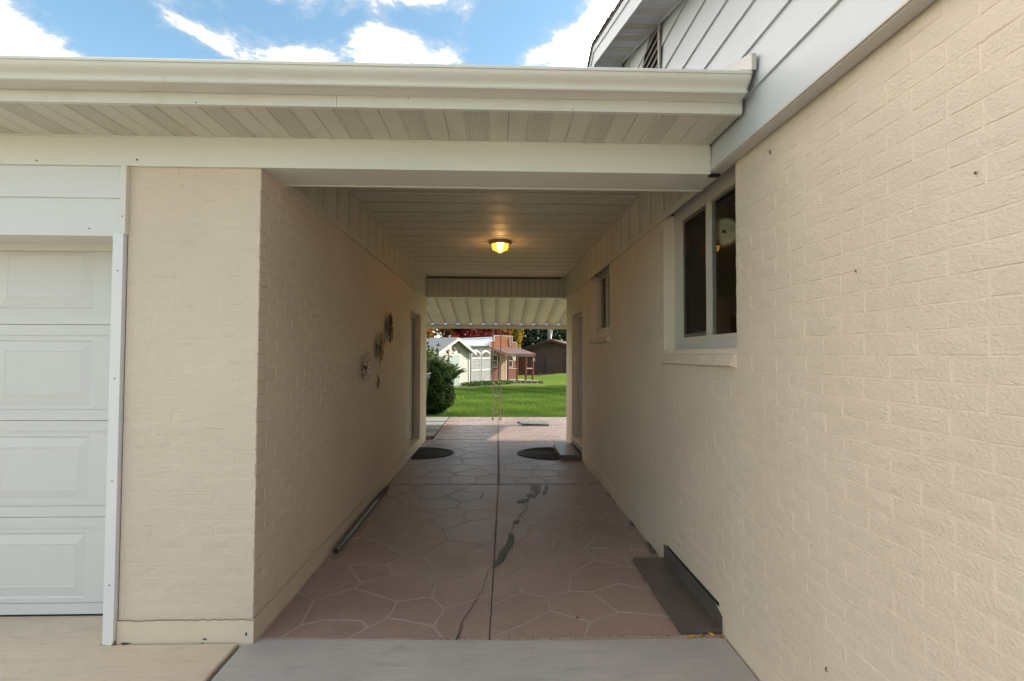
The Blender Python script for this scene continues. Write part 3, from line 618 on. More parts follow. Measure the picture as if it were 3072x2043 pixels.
for (z0, z1) in ((2.022, 2.196), (2.196, 2.358)):
    hp = G(); hp.prism([(-4.6, 2.590, z0), (-4.6, 2.602, z1), (-4.6, 2.62, z1), (-4.6, 2.62, z0)], (4.6-1.865, 0, 0)); obj('plank', hp, MT['headsid'], hd)
obj('end_trim', G().box(-1.866, -1.838, 2.575, 2.62, 2.016, 2.356), MT['trim'], hd)
obj('bottom_trim', G().box(-4.6, -1.868, 2.584, 2.63, 2.004, 2.021), MT['trim'], hd)
obj('underside', G().box(-4.6, -1.98, 2.63, 2.90, 2.018, 2.032), MT['trim'], hd)
obj('stop_moulding', G().box(-4.6, -1.98, 2.86, 2.90, 1.985, 2.018), MT['trim'], hd)
screw(hd, -2.02, 2.588, 2.04, 'y'); screw(hd, -1.852, 2.575, 2.10, 'y')
for (y, z, l) in ((2.13, 2.30, .020), (1.62, 1.70, .007), (1.20, 1.87, .006), (1.80, .33, .014)):
    WM = G(); WM.tube([(XR-.003, y, z), (XR-.006, y+.002, z-l*.4), (XR-.003, y-.001, z-l)], .0022, 5); WALLMARKS = globals().setdefault('WALLMARKS', []); WALLMARKS.append(WM)
# ================================================================ covered passage roof
cp = thing('covered_walkway', 'white soffited walkway roof joining garage and house with front beam and gutter', 'walkway roof', (0, 5.6, 0))
# front beam
BX0, BX1 = -5.0, 1.092
obj('beam_board', G().box(BX0, -1.803, 2.584, 2.60, 2.357, 2.503), MT['trim'], cp); fb = obj('beam_board', G().box(-1.806, BX1, 2.581, 2.60, 2.355, 2.503), MT['trim'], cp)
screw(fb, -1.792, 2.581, 2.385, 'y', r=.005); screw(fb, -.10, 2.581, 2.43, 'y', r=.002); screw(cp, -2.28, 2.584, 2.375, 'y', 'screwrust', .004)
obj('beam_core', G().box(BX0, 1.16, 2.602, 2.855, 2.372, 2.76), MT['dark'], cp)
obj('beam_underside', G().box(XL-.02, 1.16, 2.602, 2.862, 2.362, 2.371), MT['trim'], cp)
obj('beam_back_edge', G().box(XL+.003, 1.163, 2.862, 2.872, 2.357, 2.39), MT['trim'], cp)
# profile of a soffit panel (fractions of the pitch)
def soffit(name, parent, P_, u0, n, v0, v1, fn, vent, clipu=None, ventp=True, plain=MT['soffit'], D=.012):
    for k in range(n):
        us = u0+k*P_; prof = [(0, D*.8), (.012, 0), (.295, 0), (.315, D), (.345, D), (.365, 0), (.635, 0), (.655, D), (.685, D), (.705, 0), (.988, 0), (1.0, D*.8)]
        gg = G()
        for i in range(len(prof)-1):
            (a, da), (b, db) = prof[i], prof[i+1]; a_, b_ = us+a*P_, us+b*P_
            if clipu:
                if b_ <= clipu[0] or a_ >= clipu[1]: continue
                a_, b_ = max(a_, clipu[0]), min(b_, clipu[1])
            mi = 1 if (abs(a-.365) < 1e-6 and ventp) else 0
            gg.face([fn(a_, v0, da), fn(b_, v0, db), fn(b_, v1, db), fn(a_, v1, da)], mi)
            if da == D and db == D:      # little dark end where the groove meets the trim
                pass
        if gg.f: obj(name, gg, [plain, vent], parent)
es = obj('eave_soffit', G().box(BX0, 1.09, 2.24, 2.585, 2.512, 2.52), MT['soffdark'], cp)
soffit('soffit_panel', es, .29, -.24-16*.29, 21, 2.238, 2.583, lambda u, v, d: (u, v, 2.503+d), MT['ventE'], (BX0, 1.088), D=.0065)
obj('soffit_channel', G().box(BX0, 1.088, 2.574, 2.583, 2.4985, 2.506).box(BX0, 1.088, 2.232, 2.246, 2.4985, 2.506), MT['trim'], es)
fa = obj('fascia', G().box(BX0, -.702, 2.224, 2.232, 2.497, 2.63).box(-.70, 1.075, 2.2225, 2.2305, 2.4965, 2.63), MT['gutter'], cp)
obj('end_cap', G().prism([(1.06, 2.222, 2.50), (1.06, 2.222, 2.57), (1.06, 2.24, 2.57), (1.06, 2.24, 2.50)], (.028, 0, 0)), MT['gutter'], fa)
screw(fa, -.39, 2.2225, 2.54, 'y', r=.0025); screw(fa, -1.30, 2.224, 2.505, 'y', r=.003); screw(fa, .33, 2.2225, 2.503, 'y', r=.0025)
# gutter: K profile with thickness
gp = [(2.221, 2.548), (2.150, 2.546), (2.139, 2.548), (2.135, 2.554), (2.136, 2.561), (2.139, 2.566), (2.1375, 2.572), (2.132, 2.579), (2.124, 2.586), (2.115, 2.594), (2.108, 2.602), (2.103, 2.610), (2.101, 2.618), (2.100, 2.624), (2.094, 2.626), (2.093, 2.635), (2.108, 2.637)]
gp = [(y, 2.546+(z-2.546)*.79 if z > 2.546 else z) for y, z in gp]
gb = [(y+.0025, z+.002) for y, z in reversed(gp[1:-1])]+[(2.219, 2.549), (2.221, 2.549)]
gu = G()
def tilt(z, x): return z+.0009*(x+1)      # runs very slightly out of level
prof = [(BX0, y, z) for y, z in gp]+[(BX0, y, z) for y, z in gb]
gu.prism(prof, (1.068-BX0, 0, 0), caps=False)
gto = obj('gutter', gu, MT['gutter'], cp, smooth=True)
bpy_mod = gto.modifiers.new('edge', 'EDGE_SPLIT'); bpy_mod.split_angle = RD(32)
ec = G(); ec.prism([(1.063, y, z) for y, z in [(2.222, 2.545)]+gp[1:]+[(2.222, 2.617)]], (.007, 0, 0)); obj('gutter_end_cap', ec, MT['gutter'], gto)
obj('drip_edge', G().box(BX0, 1.075, 2.109, 2.24, 2.6185, 2.6215).box(BX0, 1.075, 2.106, 2.1085, 2.612, 2.629), MT['trim2'], cp)
# roof over passage and garage
def roofz(y): return 2.618+(y-2.12)*.33
rf = G(); rf.prism([(BX0, 2.12, 2.6225), (BX0, 5.4, 2.6225+3.28*.33), (BX0, 5.4, 2.6285+3.28*.33), (BX0, 2.12, 2.6285)], (1.088-BX0, 0, 0))
rf.prism([(BX0, 5.4, 3.70), (BX0, 9.1, 2.60), (BX0, 9.1, 2.613), (BX0, 5.4, 3.711)], (1.088-BX0, 0, 0))
rfo = obj('roof', rf, MT['shingle'], cp)
rr = random.Random(9)
for j in range(24):
    y0 = 2.135+j*.135; cg = G(); x = BX0
    while x < 1.08:
        x1 = min(x+.30+rr.uniform(-.02, .02), 1.086); za = roofz(y0)+.010; zb = roofz(y0+.14)+.004
        cg.face([(x+.004, y0, za), (x1, y0, za), (x1, y0+.14, zb), (x+.004, y0+.14, zb)]); cg.face([(x+.004, y0, za-.008), (x1, y0, za-.008), (x1, y0, za), (x+.004, y0, za)]); x = x1
    obj('shingle_course', cg, MT['shingle'], rfo, kind='stuff')
obj('ridge_cap', G().prism([(BX0, 5.25, roofz(5.25)+.012), (BX0, 5.4, roofz(5.4)+.02), (BX0, 5.55, roofz(5.25)+.012)], (1.088-BX0, 0, 0)), MT['shingle'], rfo)
fl = G(); fl.prism([(1.070, 2.10, 2.630), (1.070, 2.10, 2.70), (1.070, 5.4, 2.71+3.3*.33), (1.070, 5.4, 2.655+3.3*.33)], (.020, 0, 0))
fl.prism([(1.03, 2.12, 2.632), (1.03, 2.40, 2.735), (1.03, 2.40, 2.742), (1.03, 2.12, 2.640)], (.045, 0, 0))
obj('step_flashing', fl, MT['casing'], rfo)
# ceiling
CZ = 2.742
ce = obj('ceiling', G().box(XL-.02, XR+.02, 2.86, 8.74, CZ+.014, CZ+.02), MT['soffdark'], cp)
soffit('ceiling_panel', ce, .31, 4.13-.155-.31*4, 20, XL+.001, XR-.001, lambda u, v, d: (v, u, CZ+d), MT['ventC'], (2.875, 8.70))
for sx, nm in ((XL+.002, 'l'), (XR-.002, 'r')):
    s = 1 if sx < 0 else -1
    obj('corner_channel', G().box(min(sx, sx+s*.012), max(sx, sx+s*.012), 2.875, 8.70, CZ-.014, CZ-.001), MT['soffit'], ce)
    fz = obj('side_frieze', G().box(min(sx-s*.03, sx-s*.022), max(sx-s*.03, sx-s*.022), 2.875, 8.72, 2.385, CZ+.02), MT['soffdark'], cp)
    soffit('frieze_panel', fz, .31, 3.975-.31*4, 20, 2.388, CZ-.002, lambda u, v, d, s=s, sx=sx: (sx-s*d, u, v), MT['ventS'], (2.875, 8.70))
    tg = G(); tg.box(min(sx, sx+s*.022), max(sx, sx+s*.022), 2.875, 8.705, 2.366, 2.394); tg.box(min(sx, sx+s*.013), max(sx, sx+s*.013), 2.875, 8.705, 2.394, 2.408)
    obj('bottom_channel', tg, MT['soffit'], fz)
hdr = obj('end_header', G().box(XL+.001, XR-.001, 8.712, 8.85, 2.42, 2.80), MT['soffdark'], cp)
for k in range(23):
    x = XL+.004+k*.1023; gg = G(); gg.face([(x+.003, 8.70, 2.425), (x+.0993, 8.70, 2.425), (x+.0993, 8.70, CZ-.002), (x+.003, 8.70, CZ-.002)])
    for q in (x+.003, x+.0993): gg.face([(q, 8.70, 2.425), (q, 8.712, 2.425), (q, 8.712, CZ-.002), (q, 8.70, CZ-.002)])
    obj('header_strip', gg, MT['soffit'], hdr)
obj('header_bottom_trim', G().box(XL-.0, XR, 8.68, 8.86, 2.396, 2.424), MT['trim'], hdr)
# ================================================================ house on the right
ho = thing('house', 'cream painted brick house wall with white siding gable along the right side', 'house', (1.3, 4.4, 0))
W1 = (2.46, 3.545, 1.46, 2.44); W2 = (5.27, 6.31, 1.66, 2.44); D2 = (6.975, 7.915, .17, 2.06)
hb = G(); backing(hb, XR+.0022, XR+.16, -.9, 8.55, .10, 2.40, [W1, W2, D2]); hb.box(XR+.16, 8, -.95, -.8, 0, 2.6); hb.box(XR+.003, 8, 8.45, 8.55, 0, 2.6); hb.box(8, 8.1, -.9, 8.55, 0, 2.6)
hw = obj('wall', hb, MT['mortar'], ho)
hbr = brick_rows(.2, 8.55, .122, 2.40, [W1, W2, D2], off=.06, seed=8)
lay(hbr, hw, -math.pi/2, lambda a, z: (XR, a, z), 300, lambda b: abs(b[0]-1.9)+.25*abs(b[2]-1.4) if b[0] > .95 else 50)
# brick ends on window and door reveals
rv = G()
for (a, b, c, d) in (W1, W2, D2):
    z = .122
    while z < 2.38:
        if z+.005 > c and z+BP < d+.01:
            rv.box(XR+.004, XR+.150, b-.002, b+.006, z+.0012, z+BH)
        z += BP
obj('reveal_brickwork', rv, MT['brick'], hw, kind='stuff')
for WM in WALLMARKS: obj('mud_speck', WM, MT['browntrim'], ho)
obj('foundation', G().box(XR-.004, XR+.1, -.9, 6.97, -.06, .118).box(XR-.004, XR+.1, 7.92, 8.56, -.06, .118), MT['found'], ho)
# siding planks, each with its butt edge, cut to the gable
RY, RZ, RS = 4.395, 3.985, .315
def rz(y): return RZ-abs(y-RY)*RS
edges = [2.38, 2.572, 2.767, 2.955, 3.137, 3.319, 3.503, 3.687, 3.871, 4.055]
sid = obj('gable_siding', G().prism([(1.125, -.62, 2.40), (1.125, 2.60, 2.40), (1.125, 2.60, 2.77), (1.125, 8.24, 2.77), (1.125, RY, RZ)], (.03, 0, 0)), MT['dark'], ho)
for i in range(len(edges)-1):
    z0, z1 = edges[i], edges[i+1]+.004
    def yr(z): return (RY-(RZ-z)/RS, RY+(RZ-z)/RS) if z < RZ else (RY, RY)
    ya0, yb0 = yr(z0); ya1, yb1 = yr(min(z1, RZ))
    if z0 < 2.75: yb0 = min(yb0, 2.60); yb1 = min(yb1, 2.60)
    P_ = [(1.098, ya0, z0), (1.098, yb0, z0), (1.110, yb1, min(z1, RZ)), (1.110, ya1, min(z1, RZ))]
    pg = G(); pg.face(P_); pg.face([(1.098, ya0, z0), (1.098, yb0, z0), (1.124, yb0, z0), (1.124, ya0, z0)])
    pg.face([(1.098, yb0, z0), (1.110, yb1, min(z1, RZ)), (1.124, yb1, min(z1, RZ)), (1.124, yb0, z0)])
    obj('plank', pg, MT['siding'], sid)
obj('starter_strip', G().box(1.106, 1.16, -.9, 2.60, 2.366, 2.3785).box(1.096, 1.112, -.9, 2.60, 2.371, 2.3795), MT['casing'], sid)
obj('corner_trim', G().box(1.086, 1.10, 2.586, 2.602, 2.36, 2.50), MT['trim'], sid)
obj('corner_bracket', G().box(1.10, 1.155, 2.60, 2.625, 2.352, 2.366), MT['black'], sid)
# rake: soffit, board, roof
rk = G(); 
for s in (-1, 1):
    E_ = 5.3 if s < 0 else 3.1
    rk.prism([(.862, RY, RZ+.012), (.862, RY+s*E_, RZ-E_*RS+.012), (.862, RY+s*E_, RZ-E_*RS+.03), (.862, RY, RZ+.03)], (.24, 0, 0))
rko = obj('rake_soffit', rk, MT['soffdark'], ho)
sl_ = math.sqrt(1+RS*RS)
soffit('soffit_panel', rko, .29, 0.0, 12, .862, 1.098, lambda u, v, d: (v, RY-u/sl_, RZ-u/sl_*RS-.0+d), MT['ventE'], plain=MT['siding'], D=.008)
soffit('soffit_panel', rko, .29, 0.0, 6, .862, 1.098, lambda u, v, d: (v, RY+u/sl_, RZ-u/sl_*RS-.0+d), MT['ventE'], plain=MT['siding'], D=.008)
obj('soffit_channel', G().prism([(1.075, RY, RZ-.004), (1.075, RY-5.3, RZ-5.3*RS-.004), (1.075, RY-5.3, RZ-5.3*RS+.006), (1.075, RY, RZ+.006)], (.022, 0, 0)), MT['trim2'], rko)
rb = G()
for s in (-1, 1):
    E_ = 5.35 if s < 0 else 3.1
    rb.prism([(.842, RY, RZ-.02), (.842, RY+s*E_, RZ-.02-E_*RS), (.842, RY+s*E_, RZ+.125-E_*RS), (.842, RY, RZ+.125)], (.018, 0, 0))
rbo = obj('rake_board', rb, MT['siding'], ho)
rb2 = G()
for s in (-1, 1):
    E_ = 5.35 if s < 0 else 3.1
    rb2.prism([(.832, RY, RZ+.088), (.832, RY+s*E_, RZ+.088-E_*RS), (.832, RY+s*E_, RZ+.135-E_*RS), (.832, RY, RZ+.135)], (.010, 0, 0))
obj('drip_trim', rb2, MT['siding'], rbo)
hr = G()
for s in (-1, 1):
    E_ = 5.45 if s < 0 else 3.1
    hr.prism([(.825, RY, RZ+.137), (.825, RY+s*E_, RZ+.137-E_*RS), (.825, RY+s*E_, RZ+.149-E_*RS), (.825, RY, RZ+.149)], (8.2 if s < 0 else .36, 0, 0))
    if s > 0: hr.prism([(1.185, RY, RZ+.137), (1.185, RY+5.45, RZ+.137-5.45*RS), (1.185, RY+5.45, RZ+.149-5.45*RS), (1.185, RY, RZ+.149)], (7.84, 0, 0))
hro = obj('roof', hr, MT['shingle'], ho)
sh = G(); rr = random.Random(4)
for s in (-1, 1):
    for j in range(40 if s < 0 else 22):
        y0 = j*.135; x = .815+rr.uniform(-.006, .004)
        for q in range(5):
            z0 = RZ+.152-(y0+.135)*RS+.008; z1 = RZ+.152-y0*RS
            sh.box(x, x+.30, RY+s*(y0+.135)-(0 if s > 0 else 0), RY+s*(y0+.135)+(-.02 if s > 0 else .02), z0-.012, z0)
            sh.face([(x, RY+s*(y0+.137), z0), (x+.30, RY+s*(y0+.137), z0), (x+.30, RY+s*y0, z1), (x, RY+s*y0, z1)]); x += .305
obj('shingle_courses', sh, MT['shingle'], hro, kind='stuff')
# gable vent
gv = G(); vp = [(3.376, 3.10), (3.376, 3.652), (3.60, 3.722), (3.80, 3.60), (4.12, 3.10)]
gv.prism([(1.090, y, z) for y, z in vp], (.006, 0, 0)); gvo = obj('gable_vent', gv, MT['galv'], ho)
obj('vent_frame', G().box(1.078, 1.091, 3.362, 3.378, 3.10, 3.66).prism([(1.078, 3.80, 3.60), (1.078, 4.13, 3.10), (1.078, 4.15, 3.10), (1.078, 3.82, 3.60)], (.013, 0, 0)), MT['casing'], gvo)
for k in range(9):
    z = 3.12+k*.062; ye = 4.10-max(0, z-3.10)*.64
    if z > 3.60: ye = 3.80-(z-3.6)*1.6
    obj('louvre', G().prism([(1.074, 3.38, z), (1.089, 3.38, z+.03), (1.089, 3.38, z+.034), (1.074, 3.38, z+.004)], (0, ye-3.38, 0)), MT['tan'], gvo)
# windows
def house_window(Y0, Y1, Z0, Z1, big):
    cx = XR+.072
    wn = obj('window', G().box(cx+.004, cx+.05, Y0, Y0+.115, Z0+.05, Z1).box(cx+.004, cx+.05, Y1-.115, Y1, Z0+.05, Z1).box(cx+.0041, cx+.05, Y0+.115, Y1-.115, Z1-.065, Z1).box(cx+.0042, cx+.05, Y0, Y1, Z0, Z0+.052), MT['casing'], ho,
             label='sliding window with white casing and round clock behind the glass' if big else 'small dark window near the far end of the passage')
    a, b, c, d = Y0+.115, Y1-.115, Z0+.052, Z1-.065
    f = .016; fg_ = G()
    fg_.box(cx+.006, cx+.055, b-f*2, b, c, d).box(cx+.006, cx+.055, a, a+f*2, c, d).box(cx+.0061, cx+.055, a+2*f, b-2*f, c, c+.03).box(cx+.0061, cx+.055, a+2*f, b-2*f, d-.03, d)
    obj('frame', fg_, MT['frame'], wn)
    mid = (a+b)/2-.02
    obj('mullion', G().box(cx+.004, cx+.05, mid-.012, mid+.018, c+.03, d-.03), MT['frame'], wn)
    pg = G(); pg.face([(cx+.03, a+.03, d-.03), (cx+.03, mid-.012, d-.03), (cx+.03, mid-.012, c+.03), (cx+.03, a+.03, c+.03)]); obj('pane', pg, MT['glass'], wn)
    pg = G(); pg.face([(cx+.036, mid+.018, d-.03), (cx+.036, b-.03, d-.03), (cx+.036, b-.03, c+.03), (cx+.036, mid+.018, c+.03)]); obj('pane', pg, MT['glass'], wn)
    if big:
        sg_ = G(); sg_.box(cx+.014, cx+.02, b-.055, b-.033, c+.032, d-.032).box(cx+.014, cx+.02, mid+.019, mid+.03, c+.032, d-.032).box(cx+.0141, cx+.02, mid+.03, b-.055, c+.032, c+.052).box(cx+.0141, cx+.02, mid+.03, b-.055, d-.052, d-.032)
        obj('screen_frame', sg_, MT['galv'], wn)
        pg = G(); pg.face([(cx+.018, mid+.03, c+.052), (cx+.018, b-.055, c+.052), (cx+.018, b-.055, d-.052), (cx+.018, mid+.03, d-.052)]); obj('insect_screen', pg, MT['screen'], wn)
    # sloping sill of brick-on-edge
    n = 5 if big else 4; w_ = (Y1-Y0)/n; zt = Z0+.012
    for k in range(n):
        y0 = Y0+k*w_+.004; y1 = Y0+(k+1)*w_-.004
        pg = G(); poly = [(cx+.02, y0, zt-.01), (XR-.012, y0, zt-.045), (XR-.036, y0, zt-.098), (XR+.02, y0, zt-.115), (cx+.02, y0, zt-.115)]
        pg.prism(poly, (0, y1-y0, 0)); obj('sill_brick', pg, MT['brick'], wn)
    return cx, a, b, c, d
house_window(*W1[:2], W1[2], 2.425, True); house_window(*W2[:2], W2[2], 2.425, False)
for W_ in (W1, W2): obj('window_head', G().box(XR, XR+.16, W_[0], W_[1], 2.425, 2.50), MT['mortar'], ho)
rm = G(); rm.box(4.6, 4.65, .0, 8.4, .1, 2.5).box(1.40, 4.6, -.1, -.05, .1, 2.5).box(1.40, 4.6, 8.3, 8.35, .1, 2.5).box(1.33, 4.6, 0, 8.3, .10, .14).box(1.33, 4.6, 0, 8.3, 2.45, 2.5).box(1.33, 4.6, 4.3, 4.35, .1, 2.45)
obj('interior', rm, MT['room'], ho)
cu = G()
for k in range(10): cu.box(1.36+.012*(k % 2), 1.368+.012*(k % 2), 2.60+.018*k, 2.60+.018*(k+1), 1.3, 2.40)
obj('curtain', cu, MT['curtain'], ho)
# house side door
hd2 = obj('side_door', G().box(XR+.145, XR+.18, 7.06, 7.84, .20, 2.0), MT['casing'], ho)
obj('door_frame', G().box(XR+.10, XR+.155, 6.977, 7.06, .17, 2.058).box(XR+.10, XR+.155, 7.84, 7.913, .17, 2.058).box(XR+.10, XR+.155, 7.06, 7.84, 2.0, 2.058), MT['casing'], hd2)
obj('threshold', G().box(XR-.008, XR+.15, 6.98, 7.91, .115, .168), MT['step'], hd2)
# ================================================================ lamp on the ceiling
LX, LY, LZ = .035, 5.93, CZ
lamp = thing('ceiling_lamp', 'lit amber octagonal ceiling lamp with dark cage bars', 'lamp', (LX, LY, LZ))
def octo(r, z, ph=math.pi/8): return [(LX+r*math.cos(ph+k*math.pi/4), LY+r*math.sin(ph+k*math.pi/4), z) for k in range(8)]
def loft(g, rings, cap=True):
    for a, b in zip(rings[:-1], rings[1:]):
        n = len(a)
        for k in range(n): j = (k+1) % n; g.face([a[k], a[j], b[j], b[k]])
    if cap: g.face(rings[0]); g.face(rings[-1])
    return g
obj('base_plate', loft(G(), [octo(.140, LZ-.001), octo(.140, LZ-.022), octo(.128, LZ-.036), octo(.10, LZ-.037)]), MT['lampmetal'], lamp)
rA, rB, rC = octo(.106, LZ-.037), octo(.098, LZ-.088), octo(.026, LZ-.124)
for (a, b) in ((rA, rB), (rB, rC)):
    for k in range(8):
        j = (k+1) % 8; gg = G(); gg.face([a[k], a[j], b[j], b[k]]); hot = k in (5, 6)
        obj('pane', gg, MT['pane_hot' if k == 5 else 'pane_lit'], lamp)
cg = G()
for k in range(8):
    o = lambda p: (LX+(p[0]-LX)*1.03, LY+(p[1]-LY)*1.03, p[2]-.001); j = (k+1) % 8
    cg.tube([o(rA[k]), o(rB[k]), o(rC[k])], .0022, 5); cg.tube([o(rB[k]), o(rB[j])], .0022, 5)
obj('cage', cg, MT['lampbar'], lamp)
obj('finial', loft(G(), [octo(.03, LZ-.122), octo(.032, LZ-.127), octo(.016, LZ-.134)]), MT['lampmetal'], lamp)
pl = bpy.data.lights.new('lamp_bulb', 'POINT'); plo = bpy.data.objects.new('lamp_bulb', pl); COL.objects.link(plo); plo.parent = lamp; plo.location = (0, -.0, -.19)
pl.energy = .8; pl.color = (1, .52, .16); pl.shadow_soft_size = .06
# ================================================================ things in the passage
def daisy(name, label, x, y, z, R, m_, n=12, seed=0, curl=.03):
    t = thing(name, label, 'wall decoration', (x, y, z), 'metal flowers on the left brick wall'); rr = random.Random(seed)
    for k in range(n):
        a = 2*math.pi*k/n+rr.uniform(-.1, .1); ln = R*rr.uniform(.88, 1.05); wd = R*.135; lift = rr.uniform(.0, .012)
        ca, sa = math.cos(a), math.sin(a); pg = G(); top = []; 
        prof = [(.16, .25), (.38, .75), (.62, 1.0), (.84, .85), (1.0, .12)]
        for (t_, w_) in prof:
            dx = .010+lift+curl*.55*math.sin(t_*2.2)
            for s in (-1, 0, 1):
                top.append((x+dx-(.006 if s == 0 else 0), y+ca*ln*t_-sa*wd*w_*s, z+sa*ln*t_+ca*wd*w_*s))
        pg.v = top+[(p[0]-.002, p[1], p[2]) for p in top]; m0 = len(top)
        for i in range(4):
            for j in range(2):
                a_ = i*3+j; pg.f.append((a_, a_+1, a_+4, a_+3)); pg.f.append((m0+a_, m0+a_+3, m0+a_+4, m0+a_+1))
        for i in range(4):
            for e in (0, 2): a_ = i*3+e; pg.f.append((a_, a_+3, m0+a_+3, m0+a_))
        pg.m = [0]*len(pg.f); obj('petal', pg, MT[m_], t)
        eg = G(); idx = [0, 3, 6, 9, 12, 14, 11, 8, 5, 2]; eg.tube([top[i] for i in idx], .0016, 4); obj('petal_rim', eg, MT['rust'], t)
    cgx = G(); ring = lambda r_, dx: [(x+dx, y+r_*math.cos(q*math.pi/5), z+r_*math.sin(q*math.pi/5)) for q in range(10)]
    loft(cgx, [ring(R*.15, .006), ring(R*.16, .022), ring(R*.09, .032)]); obj('centre', cgx, MT['rust'], t)
    return t
daisy('metal_flower', 'white metal daisy, lowest of the three on the left wall', XL+.005, 4.62, 1.31, .145, 'petalw', 11, 1, .04)
yf = daisy('metal_flower', 'yellow metal flower, middle one on the left wall', XL+.005, 5.17, 1.50, .155, 'petaly', 11, 2, .035)
daisy('metal_flower', 'dark red metal flower, highest and farthest on the left wall', XL+.005, 5.60, 1.715, .165, 'petalr', 13, 3, .035)
hg = G(); hg.tube([(XL+.02, 5.20, 1.36), (XL+.02, 5.20, 1.29)], .002, 4); hg.tube([(XL+.02, 5.10, 1.22), (XL+.03, 5.12, 1.17), (XL+.02, 5.08, 1.13), (XL+.03, 5.10, 1.09)], .006, 5); hg.tube([(XL+.02, 5.12, 1.17), (XL+.03, 5.15, 1.14), (XL+.02, 5.11, 1.10)], .005, 5)
obj('dangling_ornament', hg, MT['rust'], yf)
pp = G(); ptsp = [(-1.138, 3.73, .021), (-1.142, 4.3, .021), (-1.146, 4.9, .021), (-1.150, 5.50, .021)]; pp.tube(ptsp, .0205, 12)
pipe = tag(obj('pipe', pp, MT['pipe'], at=(-1.14, 4.6, 0), smooth=True), 'grey metal pipe lying on the floor along the left wall', 'pipe')
obj('bore', G().tube([(-1.138, 3.728, .021), (-1.138, 3.73, .021)], .012, 10), MT['dark'], pipe)
# metal crawl space vent cover by the right wall
vc = thing('metal_plate', 'dark bent metal plate on the floor against the right brick wall', 'metal cover', (1.05, 3.07, 0))
x0, x1, y0, y1 = .945, 1.158, 2.63, 3.545
vg = G(); vg.prism([(x0, y0, .030), (x0+.004, y0, .033), (x1-.002, y0, .033), (x1, y0, .036), (x1, y0, .030), (x0+.004, y0, .029)], (0, y1-y0, 0)); obj('sheet', vg, MT['galv'], vc)
obj('front_flange', G().box(x0, x1, y0-.002, y0, .006, .0325), MT['galv'], vc); obj('side_flange', G().box(x0-.001, x0+.001, y0, y1, .006, .0325), MT['galv'], vc)
uf = G(); uf.prism([(x1, y0, .030), (x1, y0, .088), (x1, y0+.08, .118), (x1, y1-.0, .125), (x1, y1, .030)], (.0015, 0, 0)); obj('upstand', uf, MT['galv'], vc)
obj('wall_opening', G().box(XR-.0045, XR+.004, y0+.05, y1-.05, .118, .135), MT['dark'], vc)
def leaf(name, label, x, y, z, s, m_, rot, parent=None, cat='leaf', group=None):
    P_ = []; k = 8
    for i in range(k):
        a = 2*math.pi*i/k; rx = s*(1+.25*math.cos(3*a)); P_.append((rx*math.cos(a), .6*rx*math.sin(a), .004*math.cos(2*a)))
    c, sn = math.cos(rot), math.sin(rot); g_ = G()
    q = [(x+a*c-b*sn, y+a*sn+b*c, z+d) for a, b, d in P_]; ctr = (x, y, z+.008)
    for i in range(k): g_.face([ctr, q[i], q[(i+1) % k]])
    g_.tube([(x+s*c, y+s*sn, z), (x+s*1.7*c, y+s*1.7*sn, z+.004)], .001, 4)
    o = obj(name, g_, MT[m_], at=(x, y, z)); tag(o, label, cat, group); return o
leaf('fallen_leaf', 'yellow curled leaf left of the others below the metal plate', .985, 2.605, .006, .019, 'leafy', .2)
leaf('fallen_leaf', 'yellow leaf in the middle below the metal plate', 1.045, 2.612, .006, .015, 'leafy', 1.2)
leaf('fallen_leaf', 'green-yellow leaf in the corner by the right wall', 1.10, 2.615, .008, .018, 'leafy', 2.4)
leaf('fallen_leaf', 'brown leaf on the driveway joint under the plate', 1.14, 2.60, .006, .012, 'leafo', 2.0)
leaf('fallen_leaf', 'yellow leaf lying beside the grey pipe', -1.075, 4.46, .007, .022, 'leafy', .6)
leaf('fallen_leaf', 'small red leaf on the pink floor right of centre', .44, 2.80, .007, .009, 'leafr', .6)
leaf('fallen_leaf', 'orange leaf at the far end of the left wall', -1.16, 8.85, .007, .05, 'leafo', .3)
leaf('fallen_leaf', 'small orange leaf at the foot of the left wall corner', -1.10, 8.55, .007, .03, 'leafo', 1.3)
leaf('fallen_leaf', 'tiny dark leaf on the grey driveway near the centre', .17, 2.48, 0, .008, 'leafr', 1.0)
leaf('fallen_leaf', 'dark brown leaf at the edge of the lawn left of the post', -.80, 11.8, .006, .05, 'leafo', 1.0)
# doormats
def halfmat(name, label, cx, cy, rx, ry, s, m_):
    t = thing(name, label, 'doormat', (cx, cy, 0)); K = 26
    def arc(f_, z): return [(cx+s*rx*f_*math.sin(math.pi*i/K), cy-ry*f_*math.cos(math.pi*i/K), z) for i in range(K+1)]
    o = arc(1, .005); p = arc(.985, .016); q = arc(.90, .016); q2 = arc(.89, .012)
    b = G(); loft(b, [o, p, q, q2], cap=False); obj('rim', b, MT['rubber'], t)
    f_ = G(); f_.face(q2); f_.face(o); obj('tread', f_, MT[m_], t)
    rr = G()
    for k in range(5):
        a = arc(.82-.15*k, .0135); rr.tube(a, .004, 5)
    obj('raised_pattern', rr, MT[m_], t)
halfmat('doormat', 'dark half round rubber mat at the left side door', -1.16, 7.49, .55, .43, 1, 'rubber')
halfmat('doormat', 'brown half round mat against the step on the right', .862, 7.45, .56, .46, -1, 'rubber2')
st = thing('door_step', 'low brown painted step below the door on the right', 'step', (1.0, 7.45, 0))
sgm = G(); sgm.prism([(.872, 7.0, .0), (.878, 7.0, .062), (.886, 7.0, .068), (XR-.01, 7.0, .068), (XR-.01, 7.0, .0)], (0, .92, 0)); obj('slab', sgm, MT['step'], st)
